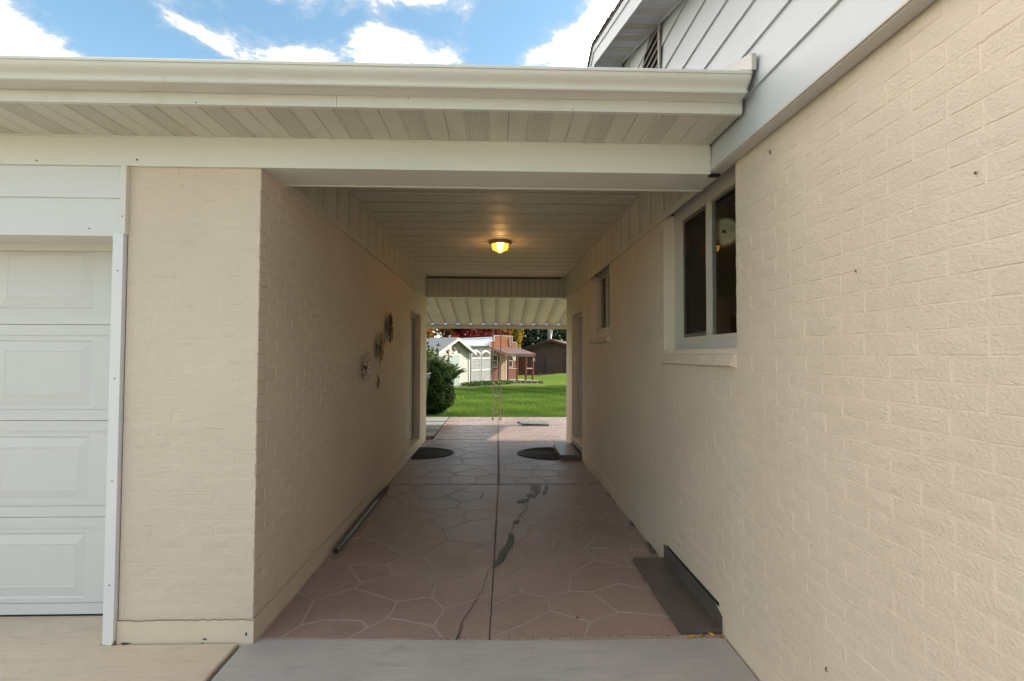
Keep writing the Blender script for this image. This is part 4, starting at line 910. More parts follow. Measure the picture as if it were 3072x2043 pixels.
# clock hanging behind the window pane
ck = thing('wall_clock', 'round cream clock back hanging behind the window glass', 'clock', (1.345, 2.985, 2.155))
nrm = Vector((-.48, -.88, -.0)).normalized(); ax1 = nrm.cross(Vector((0, 0, 1))).normalized(); ax2 = Vector((0, 0, 1)); cc = Vector((1.345, 2.985, 2.155))
def disc(r, d, n=32, c=cc): return [tuple(c+ax1*(r*math.cos(2*math.pi*k/n))+ax2*(r*math.sin(2*math.pi*k/n))+nrm*d) for k in range(n)]
obj('case', loft(G(), [disc(.086, -.02), disc(.088, .0), disc(.086, .008), disc(.077, .010)], cap=False).face(disc(.086, -.02)), MT['clockrim'], ck)
obj('back_plate', loft(G(), [disc(.078, .008), disc(.074, .012), disc(.072, .010)]), MT['clock'], ck)
obj('spindle', loft(G(), [disc(.011, .010, 12, cc), disc(.010, .022, 12, cc)]), MT['black'], ck)
bh = G(); o_ = cc+ax1*(-.055)+ax2*.012
q_ = Vector(o_)+nrm*.018; bh.prism([tuple(q_+ax1*a+ax2*b) for a, b in ((-.02, -.010), (.02, -.010), (.02, .010), (-.02, .010))], tuple(nrm*.006)); obj('battery_holder', bh, MT['creamw'], ck)
lb = G(); q_ = cc+ax1*.03+ax2*(-.045)+nrm*.0125; lb.face([tuple(q_+ax1*a+ax2*b) for a, b in ((-.011, -.009), (.011, -.009), (.011, .009), (-.011, .009))]); obj('paper_label', lb, MT['petalw'], ck)
# ================================================================ patio side: awning, post, slab
aw = thing('patio_awning', 'ribbed pale metal awning sloping over the rear patio', 'awning', (.8, 10, 0))
def az(y): return 2.083+(11.40-y)*.173
AP = .2815; rx0 = -1.425
awn_roofY0, awn_Y1 = 8.86, 11.46
for k in range(-3, 18):
    a = rx0+k*AP; us = [0, .018, .038, .06, .085, AP/2, AP-.085, AP-.06, AP-.038, AP-.018, AP]
    hh = lambda u: .075*(max(0, 1-min(u, AP-u)/.095))**1.5
    g_ = G()
    for i in range(len(us)-1):
        u0, u1 = us[i], us[i+1]
        A = [(a+u0, awn_roofY0, az(awn_roofY0)+hh(u0)), (a+u1, awn_roofY0, az(awn_roofY0)+hh(u1)), (a+u1, awn_Y1, az(awn_Y1)+hh(u1)), (a+u0, awn_Y1, az(awn_Y1)+hh(u0))]
        g_.face(A)
        g_.face([(A[0][0], A[0][1], A[0][2]+.002), (A[3][0], A[3][1], A[3][2]+.002), (A[2][0], A[2][1], A[2][2]+.002), (A[1][0], A[1][1], A[1][2]+.002)])
    obj('pan', g_, MT['awn'], aw)
    rg = G(); rg.prism([(a-.012, awn_roofY0, az(awn_roofY0)+.058), (a+.012, awn_roofY0, az(awn_roofY0)+.058), (a+.012, awn_roofY0, az(awn_roofY0)+.082), (a-.012, awn_roofY0, az(awn_roofY0)+.082)], (0, awn_Y1-awn_roofY0, az(awn_Y1)-az(awn_roofY0))); obj('rib', rg, MT['awnrib'], aw)
obj('beam', G().box(-2.3, 3.9, 11.37, 11.42, 2.008, 2.078), MT['awnbeam'], aw); obj('wall_rail', G().box(-2.3, 3.9, 8.855, 8.885, 2.50, 2.62), MT['awnrib'], aw)
tro = G(); tro.prism([(-2.3, 11.455, 2.10), (-2.3, 11.455, 2.062), (-2.3, 11.58, 2.062), (-2.3, 11.60, 2.20), (-2.3, 11.592, 2.20), (-2.3, 11.572, 2.070), (-2.3, 11.463, 2.070), (-2.3, 11.463, 2.10)], (6.2, 0, 0)); obj('front_gutter', tro, MT['trough'], aw)
obj('corner_post', G().box(-2.29, -2.25, 11.375, 11.415, 0, 2.0), MT['iron'], aw); obj('corner_post', G().box(3.80, 3.84, 11.375, 11.415, 0, 2.0), MT['iron'], aw)
op = thing('scroll_post', 'thin painted iron twin post with scrolls holding up the awning', 'post', (0, 11.395, 0))
for x in (-.08, .09):
    obj('bar', G().box(x-.012, x+.012, 11.383, 11.407, .0, 2.008), MT['iron'], op); obj('foot', G().box(x-.022, x+.022, 11.372, 11.418, .003, .03), MT['iron'], op)
def spiral(cx, cz, r0, a0, a1, turns_in=.25, n=26):
    return [(cx+(r0*(1-(1-turns_in)*i/n))*math.cos(a0+(a1-a0)*i/n), 11.395, cz+(r0*(1-(1-turns_in)*i/n))*math.sin(a0+(a1-a0)*i/n)) for i in range(n+1)]
def zc_(zy): return 1.42+(1066-(860+zy/3.733))/1540*11.4
def scroll(pts): obj('scroll', G().tube(pts, .0075, 6), MT['iron'], op, smooth=True)
scroll([(-.07, 11.395, zc_(690)), (-.068, 11.395, zc_(735))]+spiral(.005, zc_(750), .068, math.pi, math.pi*3.6, .15))
scroll(spiral(.0, zc_(885), .070, math.pi*.0, math.pi*3.6, .12)); scroll([(.078, 11.395, zc_(865)), (.06, 11.395, zc_(935)), (-.05, 11.395, zc_(1000)), (-.068, 11.395, zc_(1050))]+spiral(.0, zc_(1075), .066, math.pi*1.0, math.pi*2.0, .5, 12))
scroll(spiral(.005, zc_(1210), .066, math.pi*-.1, math.pi*3.0, .2)); scroll([(.07, 11.395, zc_(1215)), (.05, 11.395, zc_(1290)), (-.04, 11.395, zc_(1340)), (-.066, 11.395, zc_(1385))]+spiral(.005, zc_(1395), .05, math.pi*1.0, math.pi*2.6, .2, 18))
slb = tag(obj('stone_slab', G().prism([(.46, 10.98, .006), (1.05, 10.93, .006), (1.06, 10.36, .006), (.52, 10.42, .006)], (0, 0, .028)), MT['slab'], at=(.75, 10.7, 0)), 'flat grey-green slab lying on the rear patio', 'slab')
ws = tag(obj('wood_scrap', G().prism([(.01, 9.2, 2.515), (.17, 9.2, 2.475), (.175, 9.2, 2.45), (.06, 9.2, 2.468)], (0, .03, 0)), MT['woodscrap'], at=(.09, 9.2, 2.49)), 'small reddish wood piece under the awning behind the header', 'wood piece')
dsp = tag(obj('downspout', G().box(-1.222, -1.200, 8.80, 8.83, .05, 2.35), MT['trim2'], at=(-1.21, 8.81, 0)), 'thin white downspout at the far corner of the left wall', 'downspout')
# pavers left of the patio
pv = obj('paved_strip', G().box(-3.2, -1.075, 9.0, 11.87, -.1, -.004), MT['soil'], kind='structure')
rr = random.Random(2)
for j in range(7):
    for i in range(5):
        x = -1.085-.42*(i+1); y = 9.05+.405*j; dz = rr.uniform(-.004, .006)
        obj('paver', G().box(x+.006, x+.412, y+.006, y+.397, -.03, .002+dz), MT['paver'], pv)
# bin
bn = thing('wheelie_bin', 'dark green wheeled bin behind the end of the left wall', 'bin', (-1.62, 9.85, 0))
bb = G(); loft(bb, [[(-1.86, 9.62, .03), (-1.42, 9.62, .03), (-1.42, 10.08, .03), (-1.86, 10.08, .03)], [(-1.92, 9.55, .98), (-1.33, 9.55, .98), (-1.33, 10.15, .98), (-1.92, 10.15, .98)]]); obj('body', bb, MT['binplastic'], bn)
obj('rim', G().box(-1.94, -1.305, 9.53, 10.17, .965, 1.0), MT['binplastic'], bn)
lid = G(); loft(lid, [[(-1.94, 9.52, 1.0), (-1.30, 9.52, 1.0), (-1.30, 10.2, 1.0), (-1.94, 10.2, 1.0)], [(-1.88, 9.58, 1.06), (-1.36, 9.58, 1.06), (-1.36, 10.15, 1.06), (-1.88, 10.15, 1.06)]]); obj('lid', lid, MT['black'], bn)
obj('handle', G().tube([(-1.33, 9.60, 1.03), (-1.29, 9.60, 1.07), (-1.29, 10.1, 1.07), (-1.33, 10.1, 1.03)], .012, 6), MT['trim2'], bn)
# hedge bush
bs = thing('hedge_bush', 'rounded dark green clipped bush with tall loose shoots on top', 'bush', (-1.62, 12.55, 0))
r = np.random.default_rng(5)
def blob(n, c, rad, shell=.55, seed=0, flat=.0):
    q = np.random.default_rng(seed); d = q.normal(size=(n, 3)); d /= np.linalg.norm(d, axis=1)[:, None]
    rr_ = (shell+(1-shell)*q.uniform(0, 1, n)**.6)[:, None]; lump_ = 1+.07*np.sin(d[:, 0:1]*9+seed)*np.cos(d[:, 2:3]*8)+.05*np.sin(d[:, 1:2]*13)
    p = d*rr_*lump_*np.array(rad)+np.array(c); return p
bp_ = np.concatenate([blob(26000, (-1.58, 12.55, .66), (.58, .56, .66), .82, 1), blob(16000, (-1.56, 12.52, .42), (.58, .54, .42), .82, 4), blob(14000, (-1.90, 12.75, .70), (.60, .62, .56), .8, 2), blob(9000, (-1.50, 12.5, .88), (.40, .45, .40), .8, 3)])
bp_ = bp_[bp_[:, 2] > .02]; bp_[:, 0] = -1.6+(bp_[:, 0]+1.6)*.93
foliage('foliage', bp_, .021, MT['hedge'], bs, seed=6, rnd=np.clip(r.normal(.36, .2, len(bp_)), 0, 1))
core = blob(260, (-1.58, 12.6, .58), (.50, .48, .52), 1.0, 9)
cgb = G(); 
for i in range(10):
    for j in range(16):
        pass
rings = []
for i in range(1, 9):
    th = math.pi*i/9; rings.append([(-1.60+.50*math.sin(th)*math.cos(2*math.pi*j/14), 12.6+.48*math.sin(th)*math.sin(2*math.pi*j/14), .58-.52*math.cos(th)) for j in range(14)])
obj('inner_mass', loft(G(), rings), MT['soil'], bs)
for k in range(60):
    x = -1.66+r.normal(0, .34); x = min(x, -1.02); y = 12.55+r.normal(0, .25); h = (.35+.65*r.uniform()**1.5)*max(.3, 1-abs(x+1.75)*.9); lx = (x+1.6)*.5+r.normal(0, .06)
    z0 = 1.0-.25*abs(x+1.6); pts = [(x+lx*t*t, y, z0+h*t) for t in (0, .33, .66, 1)]
    P_ = []
    for i in range(60):
        t = r.uniform(); P_.append((x+lx*t*t+r.normal(0, .016), y+r.normal(0, .016), z0+h*t))
    o = foliage('shoot', P_, .034, MT['hedge'], bs, seed=20+k, rnd=r.uniform(.4, 1, 60)); 
    obj('stem', G().tube(pts, .003, 4), MT['bark'], o)
# ================================================================ backyard buildings
class Fr:
    """local frame: a along the front, b inward (away from the front), z up"""
    def __init__(s, ox, oy, deg): s.o = (ox, oy); t = RD(deg); s.d = (math.cos(t), math.sin(t)); s.b = (-math.sin(t), math.cos(t))
    def __call__(s, a, b, z): return (s.o[0]+a*s.d[0]+b*s.b[0], s.o[1]+a*s.d[1]+b*s.b[1], z)
    def box(s, g, a0, a1, b0, b1, z0, z1):
        n = len(g.v); g.v += [s(a, b, z) for z in (z0, z1) for b in (b0, b1) for a in (a0, a1)]
        for q in ((0, 2, 3, 1), (4, 5, 7, 6), (0, 1, 5, 4), (2, 6, 7, 3), (0, 4, 6, 2), (1, 3, 7, 5)): g.f.append(tuple(n+i for i in q)); g.m.append(0)
        return g
    def poly(s, g, pts, b0, b1):
        A = [s(a, b0, z) for a, z in pts]; v = s(0, b1-b0, 0); g.prism(A, (v[0]-s.o[0], v[1]-s.o[1], 0)); return g
# --- white shed. front normal points right and towards the camera: a grows away from camera
F = Fr(-3.04, 26.5, 60)   # b inward = (-.866,.5)
B0 = -.28; EZ, AZ_ = 1.60, 2.27; Wd = 3.0
shed = thing('garden_shed', 'small cream shed with grey shingle roof and pale plank door', 'shed', (-3.0, 28, B0))
g = G(); F.poly(g, [(0, B0), (Wd, B0), (Wd, EZ), (Wd/2, AZ_), (0, EZ)], .03, 4.2); obj('wall', g, MT['cream'], shed)
lg = G(); z = B0
while z < AZ_-.05:
    zt = min(z+.105, AZ_); hw = lambda q: Wd/2 if q < EZ else Wd/2*(AZ_-q)/(AZ_-EZ)
    a, b = hw(z), hw(zt)
    lg.face([F(Wd/2-a, -.002, z), F(Wd/2+a, -.002, z), F(Wd/2+b, .02, zt), F(Wd/2-b, .02, zt)]); lg.face([F(Wd/2-a, -.002, z), F(Wd/2+a, -.002, z), F(Wd/2+a, .02, z), F(Wd/2-a, .02, z)])
    if z < EZ: lg.face([F(-.022, .0, z), F(-.022, 4.2, z), F(0, 4.2, zt), F(0, 0, zt)])
    z += .105
obj('siding', lg, MT['cream'], shed)
rg = G(); OH = .28
for s in (-1, 1):
    e = Wd/2+.28; sl2 = (AZ_-EZ)/(Wd/2)
    rg.prism([F(Wd/2, -OH, AZ_+.05), F(Wd/2+s*e, -OH, AZ_+.05-e*sl2), F(Wd/2+s*e, -OH, AZ_+.10-e*sl2), F(Wd/2, -OH, AZ_+.10)], tuple(Vector(F(0, 4.6, 0))-Vector(F(0, 0, 0))))
ro = obj('roof', rg, MT['shinglegrey'], shed)
for j in range(13):
    cgx = G(); sl2 = (AZ_-EZ)/(Wd/2); e0, e1 = j*.14, (j+1)*.14
    for s in (-1,):
        cgx.face([F(Wd/2+s*e1, -OH-.01, AZ_+.118-e1*sl2), F(Wd/2+s*e1, 4.3, AZ_+.118-e1*sl2), F(Wd/2+s*e0, 4.3, AZ_+.106-e0*sl2), F(Wd/2+s*e0, -OH-.01, AZ_+.106-e0*sl2)])
        cgx.face([F(Wd/2+s*e1, -OH-.01, AZ_+.118-e1*sl2), F(Wd/2+s*e1, 4.3, AZ_+.118-e1*sl2), F(Wd/2+s*e1, 4.3, AZ_+.10-e1*sl2), F(Wd/2+s*e1, -OH-.01, AZ_+.10-e1*sl2)])
    obj('shingle_course', cgx, MT['shinglegrey'], ro)
for s in (-1, 1):
    e = Wd/2+.29; g = G(); g.prism([F(Wd/2, -OH-.03, AZ_-.06), F(Wd/2+s*e, -OH-.03, AZ_-.06-e*sl2), F(Wd/2+s*e, -OH-.03, AZ_+.085-e*sl2), F(Wd/2, -OH-.03, AZ_+.085)], tuple((Vector(F(0, .03, 0))-Vector(F(0, 0, 0))))); obj('rake_board', g, MT['creamw'], shed)
    g = G(); g.prism([F(Wd/2, -OH, AZ_+.035), F(Wd/2+s*e, -OH, AZ_+.035-e*sl2), F(Wd/2+s*e, -OH, AZ_+.045-e*sl2), F(Wd/2, -OH, AZ_+.045)], tuple((Vector(F(0, OH, 0))-Vector(F(0, 0, 0))))); obj('rake_soffit', g, MT['creamw'], shed)
g = G(); F.box(g, -.32, -.27, -OH, 4.2, EZ-.12, EZ-.02); obj('gutter', g, MT['creamw'], shed)
DA, DB, DZ = 1.00, 2.02, 1.40
dr = obj('door', F.box(G(), DA+.08, DB-.08, -.02, .02, B0+.02, DZ), MT['palegreen'], shed)
for k in range(4):
    w4 = (DB-DA-.16)/4; obj('board', F.box(G(), DA+.08+k*w4+.008, DA+.08+(k+1)*w4-.008, -.04, -.02, B0+.02, DZ), MT['palegreen'], dr)
g = G(); F.box(g, DA, DA+.08, -.05, .0, B0, DZ+.07); F.box(g, DB-.08, DB, -.05, .0, B0, DZ+.07); F.box(g, DA-.02, DB+.02, -.055, 0, DZ, DZ+.10); obj('door_frame', g, MT['creamw'], dr)
obj('corner_board', F.box(G(), Wd-.09, Wd+.01, -.03, .02, B0, EZ), MT['creamw'], shed); obj('corner_board', F.box(G(), -.01, .09, -.03, .02, B0, EZ), MT['creamw'], shed)
def sunburst(label, a, z, R, fr, m_='rust'):
    c = fr(a, -.05, z); o = G(); n = 12
    P_ = []
    for k in range(2*n):
        q = math.pi*k/n; rr_ = R if k % 2 == 0 else R*.6; P_.append(fr(a+rr_*math.cos(q), -.05, z+rr_*math.sin(q)))
    v = Vector(fr(0, .03, 0))-Vector(fr(0, 0, 0)); o.prism(P_, tuple(v)); return tag(obj('sun_ornament', o, MT[m_], at=c), label, 'wall decoration')
MT['bronze'] = mat('bronze_ornament', (.16, .07, .05), .5, .3, 20)
sunburst('large bronze sunburst under the shed gable peak', Wd/2, 1.83, .21, F, 'bronze')
sunburst('small bronze ornament left of the sunburst on the shed gable', Wd/2-.58, 1.62, .11, F, 'bronze'); sunburst('small bronze ornament right of the sunburst on the shed gable', Wd/2+.50, 1.62, .11, F, 'bronze')
# white lattice trellis by the shed corner with vine
def lattice(g, fr, a0, a1, b, z0, z1, p=.11, w=.018):
    import itertools
    n = int((a1-a0+z1-z0)/p)+1
    for k in range(n):
        c = k*p
        for s in (1, -1):
            pts = []
            if s == 1:      # z - z0 = c - (a-a0)
                A0 = max(0, c-(z1-z0)); A1 = min(a1-a0, c)
                if A1-A0 < .02: continue
                pts = [(a0+A0, z0+c-A0), (a0+A1, z0+c-A1)]
            else:
                A0 = max(0, c-(z1-z0)); A1 = min(a1-a0, c)
                if A1-A0 < .02: continue
                pts = [(a1-A0, z0+c-A0), (a1-A1, z0+c-A1)]
            (x0_, y0_), (x1_, y1_) = pts; dx, dy = x1_-x0_, y1_-y0_; l = math.hypot(dx, dy); ox, oy = -dy/l*w, dx/l*w
            off = .012 if s == 1 else 0
            g.prism([fr(x0_-ox, b+off, y0_-oy), fr(x1_-ox, b+off, y1_-oy), fr(x1_+ox, b+off, y1_+oy), fr(x0_+ox, b+off, y0_+oy)], tuple((Vector(fr(0, .01, 0))-Vector(fr(0, 0, 0)))))
    return g
tl = thing('lattice_trellis', 'white lattice trellis leaning on the shed left of its door', 'trellis', F(.2, -.15, B0))
obj('lattice', lattice(G(), F, .05, .80, -.12, B0, 1.38), MT['vinyl'], tl)
vn = []
for k in range(1800): 
    t = r.uniform(); vn.append(F(-.15+t*1.5+r.normal(0, .12), -.25+r.normal(0, .08), B0+.5+r.uniform()**1.5*(1.15-.55*t)))
vne = thing('climbing_vine', 'sparse green vine over the lattice trellis by the shed', 'vine', F(.3, -.2, B0))
foliage('foliage', vn, .05, MT['hedge'], vne, seed=77)
# --- lattice privacy screen
ls = thing('lattice_screen', 'white vinyl lattice privacy screen with two arched tops', 'screen', (-1.0, 31.8, -.3))
Pn = [(-1.52, 30.1), (-.98, 31.8), (-.42, 34.0)]; zbot = [-.29, -.31, -.345]; ztop = [1.66, 1.66, 1.66]
for i, (x, y) in enumerate(Pn):
    zb = zbot[i]; po = obj('post', G().box(x-.06, x+.06, y-.06, y+.06, zb, ztop[i]), MT['vinyl'], ls)
    cp_ = G(); loft(cp_, [[(x-.085, y-.085, ztop[i]), (x+.085, y-.085, ztop[i]), (x+.085, y+.085, ztop[i]), (x-.085, y+.085, ztop[i])], [(x-.085, y-.085, ztop[i]+.04), (x+.085, y-.085, ztop[i]+.04), (x+.085, y+.085, ztop[i]+.04), (x-.085, y+.085, ztop[i]+.04)], [(x-.01, y-.01, ztop[i]+.19), (x+.01, y-.01, ztop[i]+.19), (x+.01, y+.01, ztop[i]+.19), (x-.01, y+.01, ztop[i]+.19)]]); obj('cap', cp_, MT['vinyl'], po)
for i in range(2):
    (xa, ya), (xb, yb) = Pn[i], Pn[i+1]; L_ = math.hypot(xb-xa, yb-ya); fr = Fr(xa, ya, math.degrees(math.atan2(yb-ya, xb-xa))); zb = zbot[i]+.03
    a0, a1 = .06, L_-.06
    g = G(); fr.box(g, a0, a1, -.03, .03, zb, zb+.12); fr.box(g, a0, a1, -.03, .03, zb+.72, zb+.84); fr.box(g, a0, a1, -.03, .03, 1.17, 1.30); obj('rail', g, MT['vinyl'], ls)
    for q0 in (a0, a1-.14): obj('stile', fr.box(G(), q0, q0+.14, -.02, .02, zb+.1, 1.5), MT['vinyl'], ls)
    obj('lattice', lattice(G(), fr, a0+.12, a1-.12, 0, zb+.12, zb+.72, .17, .022), MT['vinyl'], ls)
    obj('lattice', lattice(G(), fr, a0+.12, a1-.12, 0, zb+.84, 1.17, .17, .022), MT['vinyl'], ls)
    ar = G(); K = 12
    lo = [(a0+(a1-a0)*k/K, 1.42+.20*math.sin(math.pi*k/K)) for k in range(K+1)]; hi = [(a, z+.14) for a, z in lo]
    fr.poly(ar, lo+hi[::-1], -.035, .035); obj('arch', ar, MT['vinyl'], ls)
# --- cabin / barn with false front
C_ = Fr(-.47, 35.9, 40); Cb = -.36; CW = 2.43
cab = thing('false_front_cabin', 'orange boarded false front cabin with white metal roof and porch', 'cabin', (.4, 36.5, Cb))
g = G(); C_.poly(g, [(0.02, Cb), (CW-.02, Cb), (CW-.02, 2.05), (CW/2, 2.60), (0.02, 2.05)], .05, 9); obj('wall', g, MT['tan'], cab)
lg = G(); z = Cb
while z < 2.05: lg.face([C_(-.012, .02, z), C_(-.012, 9, z), C_(.012, 9, z+.13), C_(.012, .02, z+.13)]); lg.face([C_(-.012, .02, z), C_(-.012, 9, z), C_(.012, 9, z), C_(.012, .02, z)]); z += .13
obj('siding', lg, MT['tan'], cab)
rg = G(); 
for s in (-1, 1): rg.prism([C_(CW/2, .06, 2.66), C_(CW/2+s*(CW/2+.18), .06, 2.06), C_(CW/2+s*(CW/2+.18), .06, 2.10), C_(CW/2, .06, 2.70)], tuple(Vector(C_(0, 9.2, 0))-Vector(C_(0, 0, 0))))
cr = obj('metal_roof', rg, MT['roofmetal'], cab)
g = G()
for k in range(40):
    b = .15+k*.23
    for s in (-1, 1): g.prism([C_(CW/2, b, 2.70), C_(CW/2+s*(CW/2+.18), b, 2.10), C_(CW/2+s*(CW/2+.18), b, 2.13), C_(CW/2, b, 2.735)], tuple(Vector(C_(0, .035, 0))-Vector(C_(0, 0, 0))))
obj('roof_ribs', g, MT['roofmetal'], cr); obj('ridge_cap', G().tube([C_(CW/2, .1, 2.72), C_(CW/2, 9.2, 2.72)], .05, 6), MT['roofmetal'], cr)
# false front: boards in three widths
ff = obj('false_front', C_.poly(G(), [(0, 1.80), (CW, 1.80), (CW, 2.36), (CW-.36, 2.36), (CW-.36, 2.80), (.36, 2.80), (.36, 2.38), (0, 2.38)], .0, .06), MT['cedar'], cab)
z = 1.82
while z < 2.78:
    a0, a1 = (0.02, CW-.02) if z+.10 < 2.37 else (.38, CW-.38)
    obj('board', C_.box(G(), a0, a1, -.022, 0, z+.006, min(z+.112, 2.79)), MT['cedar'], ff); z += .118
tg = G(); T_ = .035
for (a0, a1, z0, z1) in ((-.02, .36, 2.37, 2.41), (.34, .38, 2.37, 2.82), (.36, CW-.36, 2.79, 2.83), (CW-.38, CW-.34, 2.35, 2.82), (CW-.36, CW+.02, 2.35, 2.39), (CW-.01, CW+.03, 1.80, 2.38), (-.03, .01, 1.8, 2.40)): C_.box(tg, a0, a1, -.04, .07, z0, z1)
obj('trim', tg, MT['creamw'], ff)
lw = G(); z = Cb
while z < 1.8: C_.box(lw, 0, CW, -.018, .04, z+.006, z+.118); z += .124
obj('lower_boards', lw, MT['cedar2'], cab)
def win(a0, a1, z0, z1):
    o = obj('window', C_.box(G(), a0, a1, -.04, -.02, z0, z1), MT['black'], cab); g = G()
    C_.box(g, a0-.05, a0, -.06, 0, z0-.05, z1+.05); C_.box(g, a1, a1+.05, -.06, 0, z0-.05, z1+.05); C_.box(g, a0, a1, -.06, 0, z0-.05, z0); C_.box(g, a0, a1, -.06, 0, z1, z1+.05); C_.box(g, a0, a1, -.06, 0, (z0+z1)/2-.02, (z0+z1)/2+.02); obj('frame', g, MT['creamw'], o)
win(.25, .62, .62, 1.45); win(1.72, 2.05, .60, 1.45)
cdr = obj('door', C_.box(G(), .95, 1.40, -.05, 0, Cb+.03, 1.45), MT['plywood'], cab); g = G(); C_.box(g, .87, .95, -.07, 0, Cb, 1.5); C_.box(g, 1.40, 1.50, -.07, 0, Cb, 1.5); obj('door_frame', g, MT['creamw'], cdr)
# porch (b negative = outward)
PD = 1.87; pz = Cb+.06
g = G(); g.prism([C_(-.10, -.02, 1.96), C_(CW+.10, -.02, 1.96), C_(CW+.10, -PD-.15, 1.47), C_(-.10, -PD-.15, 1.47)], (0, 0, .06)); pr = obj('porch_roof', g, MT['shinglebrown'], cab)
g = G()
for a in (-.10, CW+.06): g.prism([C_(a, -.02, 1.88), C_(a+.04, -.02, 1.88), C_(a+.04, -PD-.12, 1.38), C_(a, -PD-.12, 1.38)], (0, 0, .085))
obj('rake_board', g, MT['cedar'], pr); obj('header', C_.box(G(), -.08, CW+.08, -PD-.05, -PD+.05, 1.36, 1.44), MT['cream'], pr)
for a in (.04, .86, 1.70, CW-.08):
    obj('porch_post', G().tube([C_(a, -PD, Cb), C_(a, -PD, 1.37)], .075, 8), MT['log'], cab)
for a0, a1 in ((.04, .86), (1.70, CW-.08)): obj('porch_rail', G().tube([C_(a0, -PD, .50), C_(a1, -PD, .50)], .06, 8), MT['log'], cab)
obj('porch_floor', C_.box(G(), -.1, CW+.3, -PD-.25, 0, Cb-.02, Cb+.05), MT['gravel'], cab)
tag(obj('round_sign', C_.poly(G(), [(2.23+.14*math.cos(q*math.pi/6), 1.18+.17*math.sin(q*math.pi/6)) for q in range(12)], -.09, -.05), MT['sign'], at=C_(2.23, -.07, 1.18)), 'round pale sign on the cabin front under the porch', 'sign')
ka = [(1.90, 2.70), (1.98, 2.6), (1.93, 2.5), (2.02, 2.42), (1.96, 2.30), (2.06, 2.20), (2.02, 2.08), (1.94, 2.12), (1.90, 2.25), (1.86, 2.38), (1.89, 2.5), (1.84, 2.6)]
tag(obj('metal_ornament', C_.poly(G(), [(a-.15, z-.02) for a, z in ka], -.07, -.045), MT['kettle'], at=C_(1.8, -.06, 2.4)), 'tall silvery metal ornament on the orange false front', 'ornament')
lq = C_(CW-.08, -PD-.13, 1.12); tag(obj('lantern', G().box(lq[0]-.06, lq[0]+.06, lq[1]-.06, lq[1]+.06, 1.0, 1.18).prism([(lq[0]-.08, lq[1]-.08, 1.18), (lq[0]+.08, lq[1]-.08, 1.18), (lq[0]+.08, lq[1]+.08, 1.18), (lq[0]-.08, lq[1]+.08, 1.18)], (0, 0, .05)), MT['creamw'], at=lq), 'small pale lantern on the right porch post', 'lantern')
# edging blocks
ed = thing('stone_edging', 'row of brownish edging blocks in front of the cabin porch', 'edging', (1.5, 33, -.33))
for k in range(9):
    t = k/8; x = -.05+2.75*t; y = 33.4-1.7*t; obj('block', G().prism([(x-.15, y+.08, gz(y)-.05), (x-.13, y-.12, gz(y)-.05), (x+.15, y-.24, gz(y)-.05), (x+.15, y-.02, gz(y)-.05)], (0, 0, .20+rr.uniform(-.02, .02))), MT['kerb'], ed)
gpz = G(); q = [(-1.85, 25.2), (-1.1, 24.9), (-1.0, 25.6), (-1.5, 26.2), (-2.1, 26.4), (-2.2, 25.8)]; gpz.face([(x, y, gz(y)+.02) for x, y in q]); obj('gravel_patch', gpz, MT['gravel'], kind='stuff')
eg = G(); strip(eg, [(-2.4, 26.0), (-1.3, 26.6), (0, 28.3), (1.2, 29.4), (2.4, 31.0), (2.9, 32.2)], .10, 0); eg.v = [(x, y, gz(y)+.015) for x, y, z in eg.v]; obj('garden_border_edge', eg, MT['gravel'], kind='structure')
gp_ = []
for k in range(7000):
    t = r.uniform(); x = -1.7+2.3*t+r.normal(0, .25); y = 29.0+2.6*t+r.normal(0, .7); gp_.append((x, y, gz(y)+r.uniform(0, .16)))
foliage('low_border_plants', gp_, .07, MT['hedge'], kind='stuff', seed=31, rnd=r.uniform(.3, 1, 7000))
# --- brown brick house far back
H_ = Fr(5.9, 55.4, -18); Hb = -.66
bh_ = thing('brown_house', 'low dark brown brick house with shallow gable behind the lawn', 'house', (6, 57, Hb))
hwd = 4.6
g = G(); H_.poly(g, [(-hwd, Hb), (hwd, Hb), (hwd, 1.6), (0, 3.0), (-hwd, 1.6)], 0, 9); obj('wall', g, MT['brownbrick'], bh_)
g = G()
for s in (-1, 1): g.prism([H_(0, -.4, 3.06), H_(s*(hwd+.5), -.4, 3.06-(hwd+.5)*.305), H_(s*(hwd+.5), -.4, 3.20-(hwd+.5)*.305), H_(0, -.4, 3.20)], tuple(Vector(H_(0, 9.8, 0))-Vector(H_(0, 0, 0))))
hro_ = obj('roof', g, MT['shinglebrown'], bh_)
for s in (-1, 1): g = G(); g.prism([H_(0, -.45, 2.95), H_(s*(hwd+.52), -.45, 2.95-(hwd+.5)*.305), H_(s*(hwd+.52), -.45, 3.18-(hwd+.5)*.305), H_(0, -.45, 3.18)], tuple(Vector(H_(0, .05, 0))-Vector(H_(0, 0, 0)))); obj('rake_board', g, MT['browntrim'], bh_)
obj('gable_vent', H_.box(G(), -.25, .25, -.05, 0, 2.2, 2.75), MT['browntrim'], bh_)
obj('downpipe', H_.box(G(), -.75, -.60, -.1, 0, Hb, 1.2), MT['browntrim'], bh_)
obj('door', H_.box(G(), -3.75, -2.95, -.06, 0, Hb, 1.35), MT['browndoor'], bh_)
gd = obj('garage_door', H_.box(G(), 1.5, 3.8, -.04, 0, Hb, 1.55), MT['brownbrick'], bh_); g = G(); H_.box(g, 1.35, 1.5, -.08, 0, Hb, 1.7); H_.box(g, 1.5, 3.9, -.08, 0, 1.55, 1.7); obj('door_frame', g, MT['browntrim'], gd)
fp = H_(-.55, 2.0, 0); obj('flue_pipe', G().tube([(fp[0]-.1, fp[1], 2.6), (fp[0]-.1, fp[1], 5.6)], .20, 10), MT['kettle'], bh_)
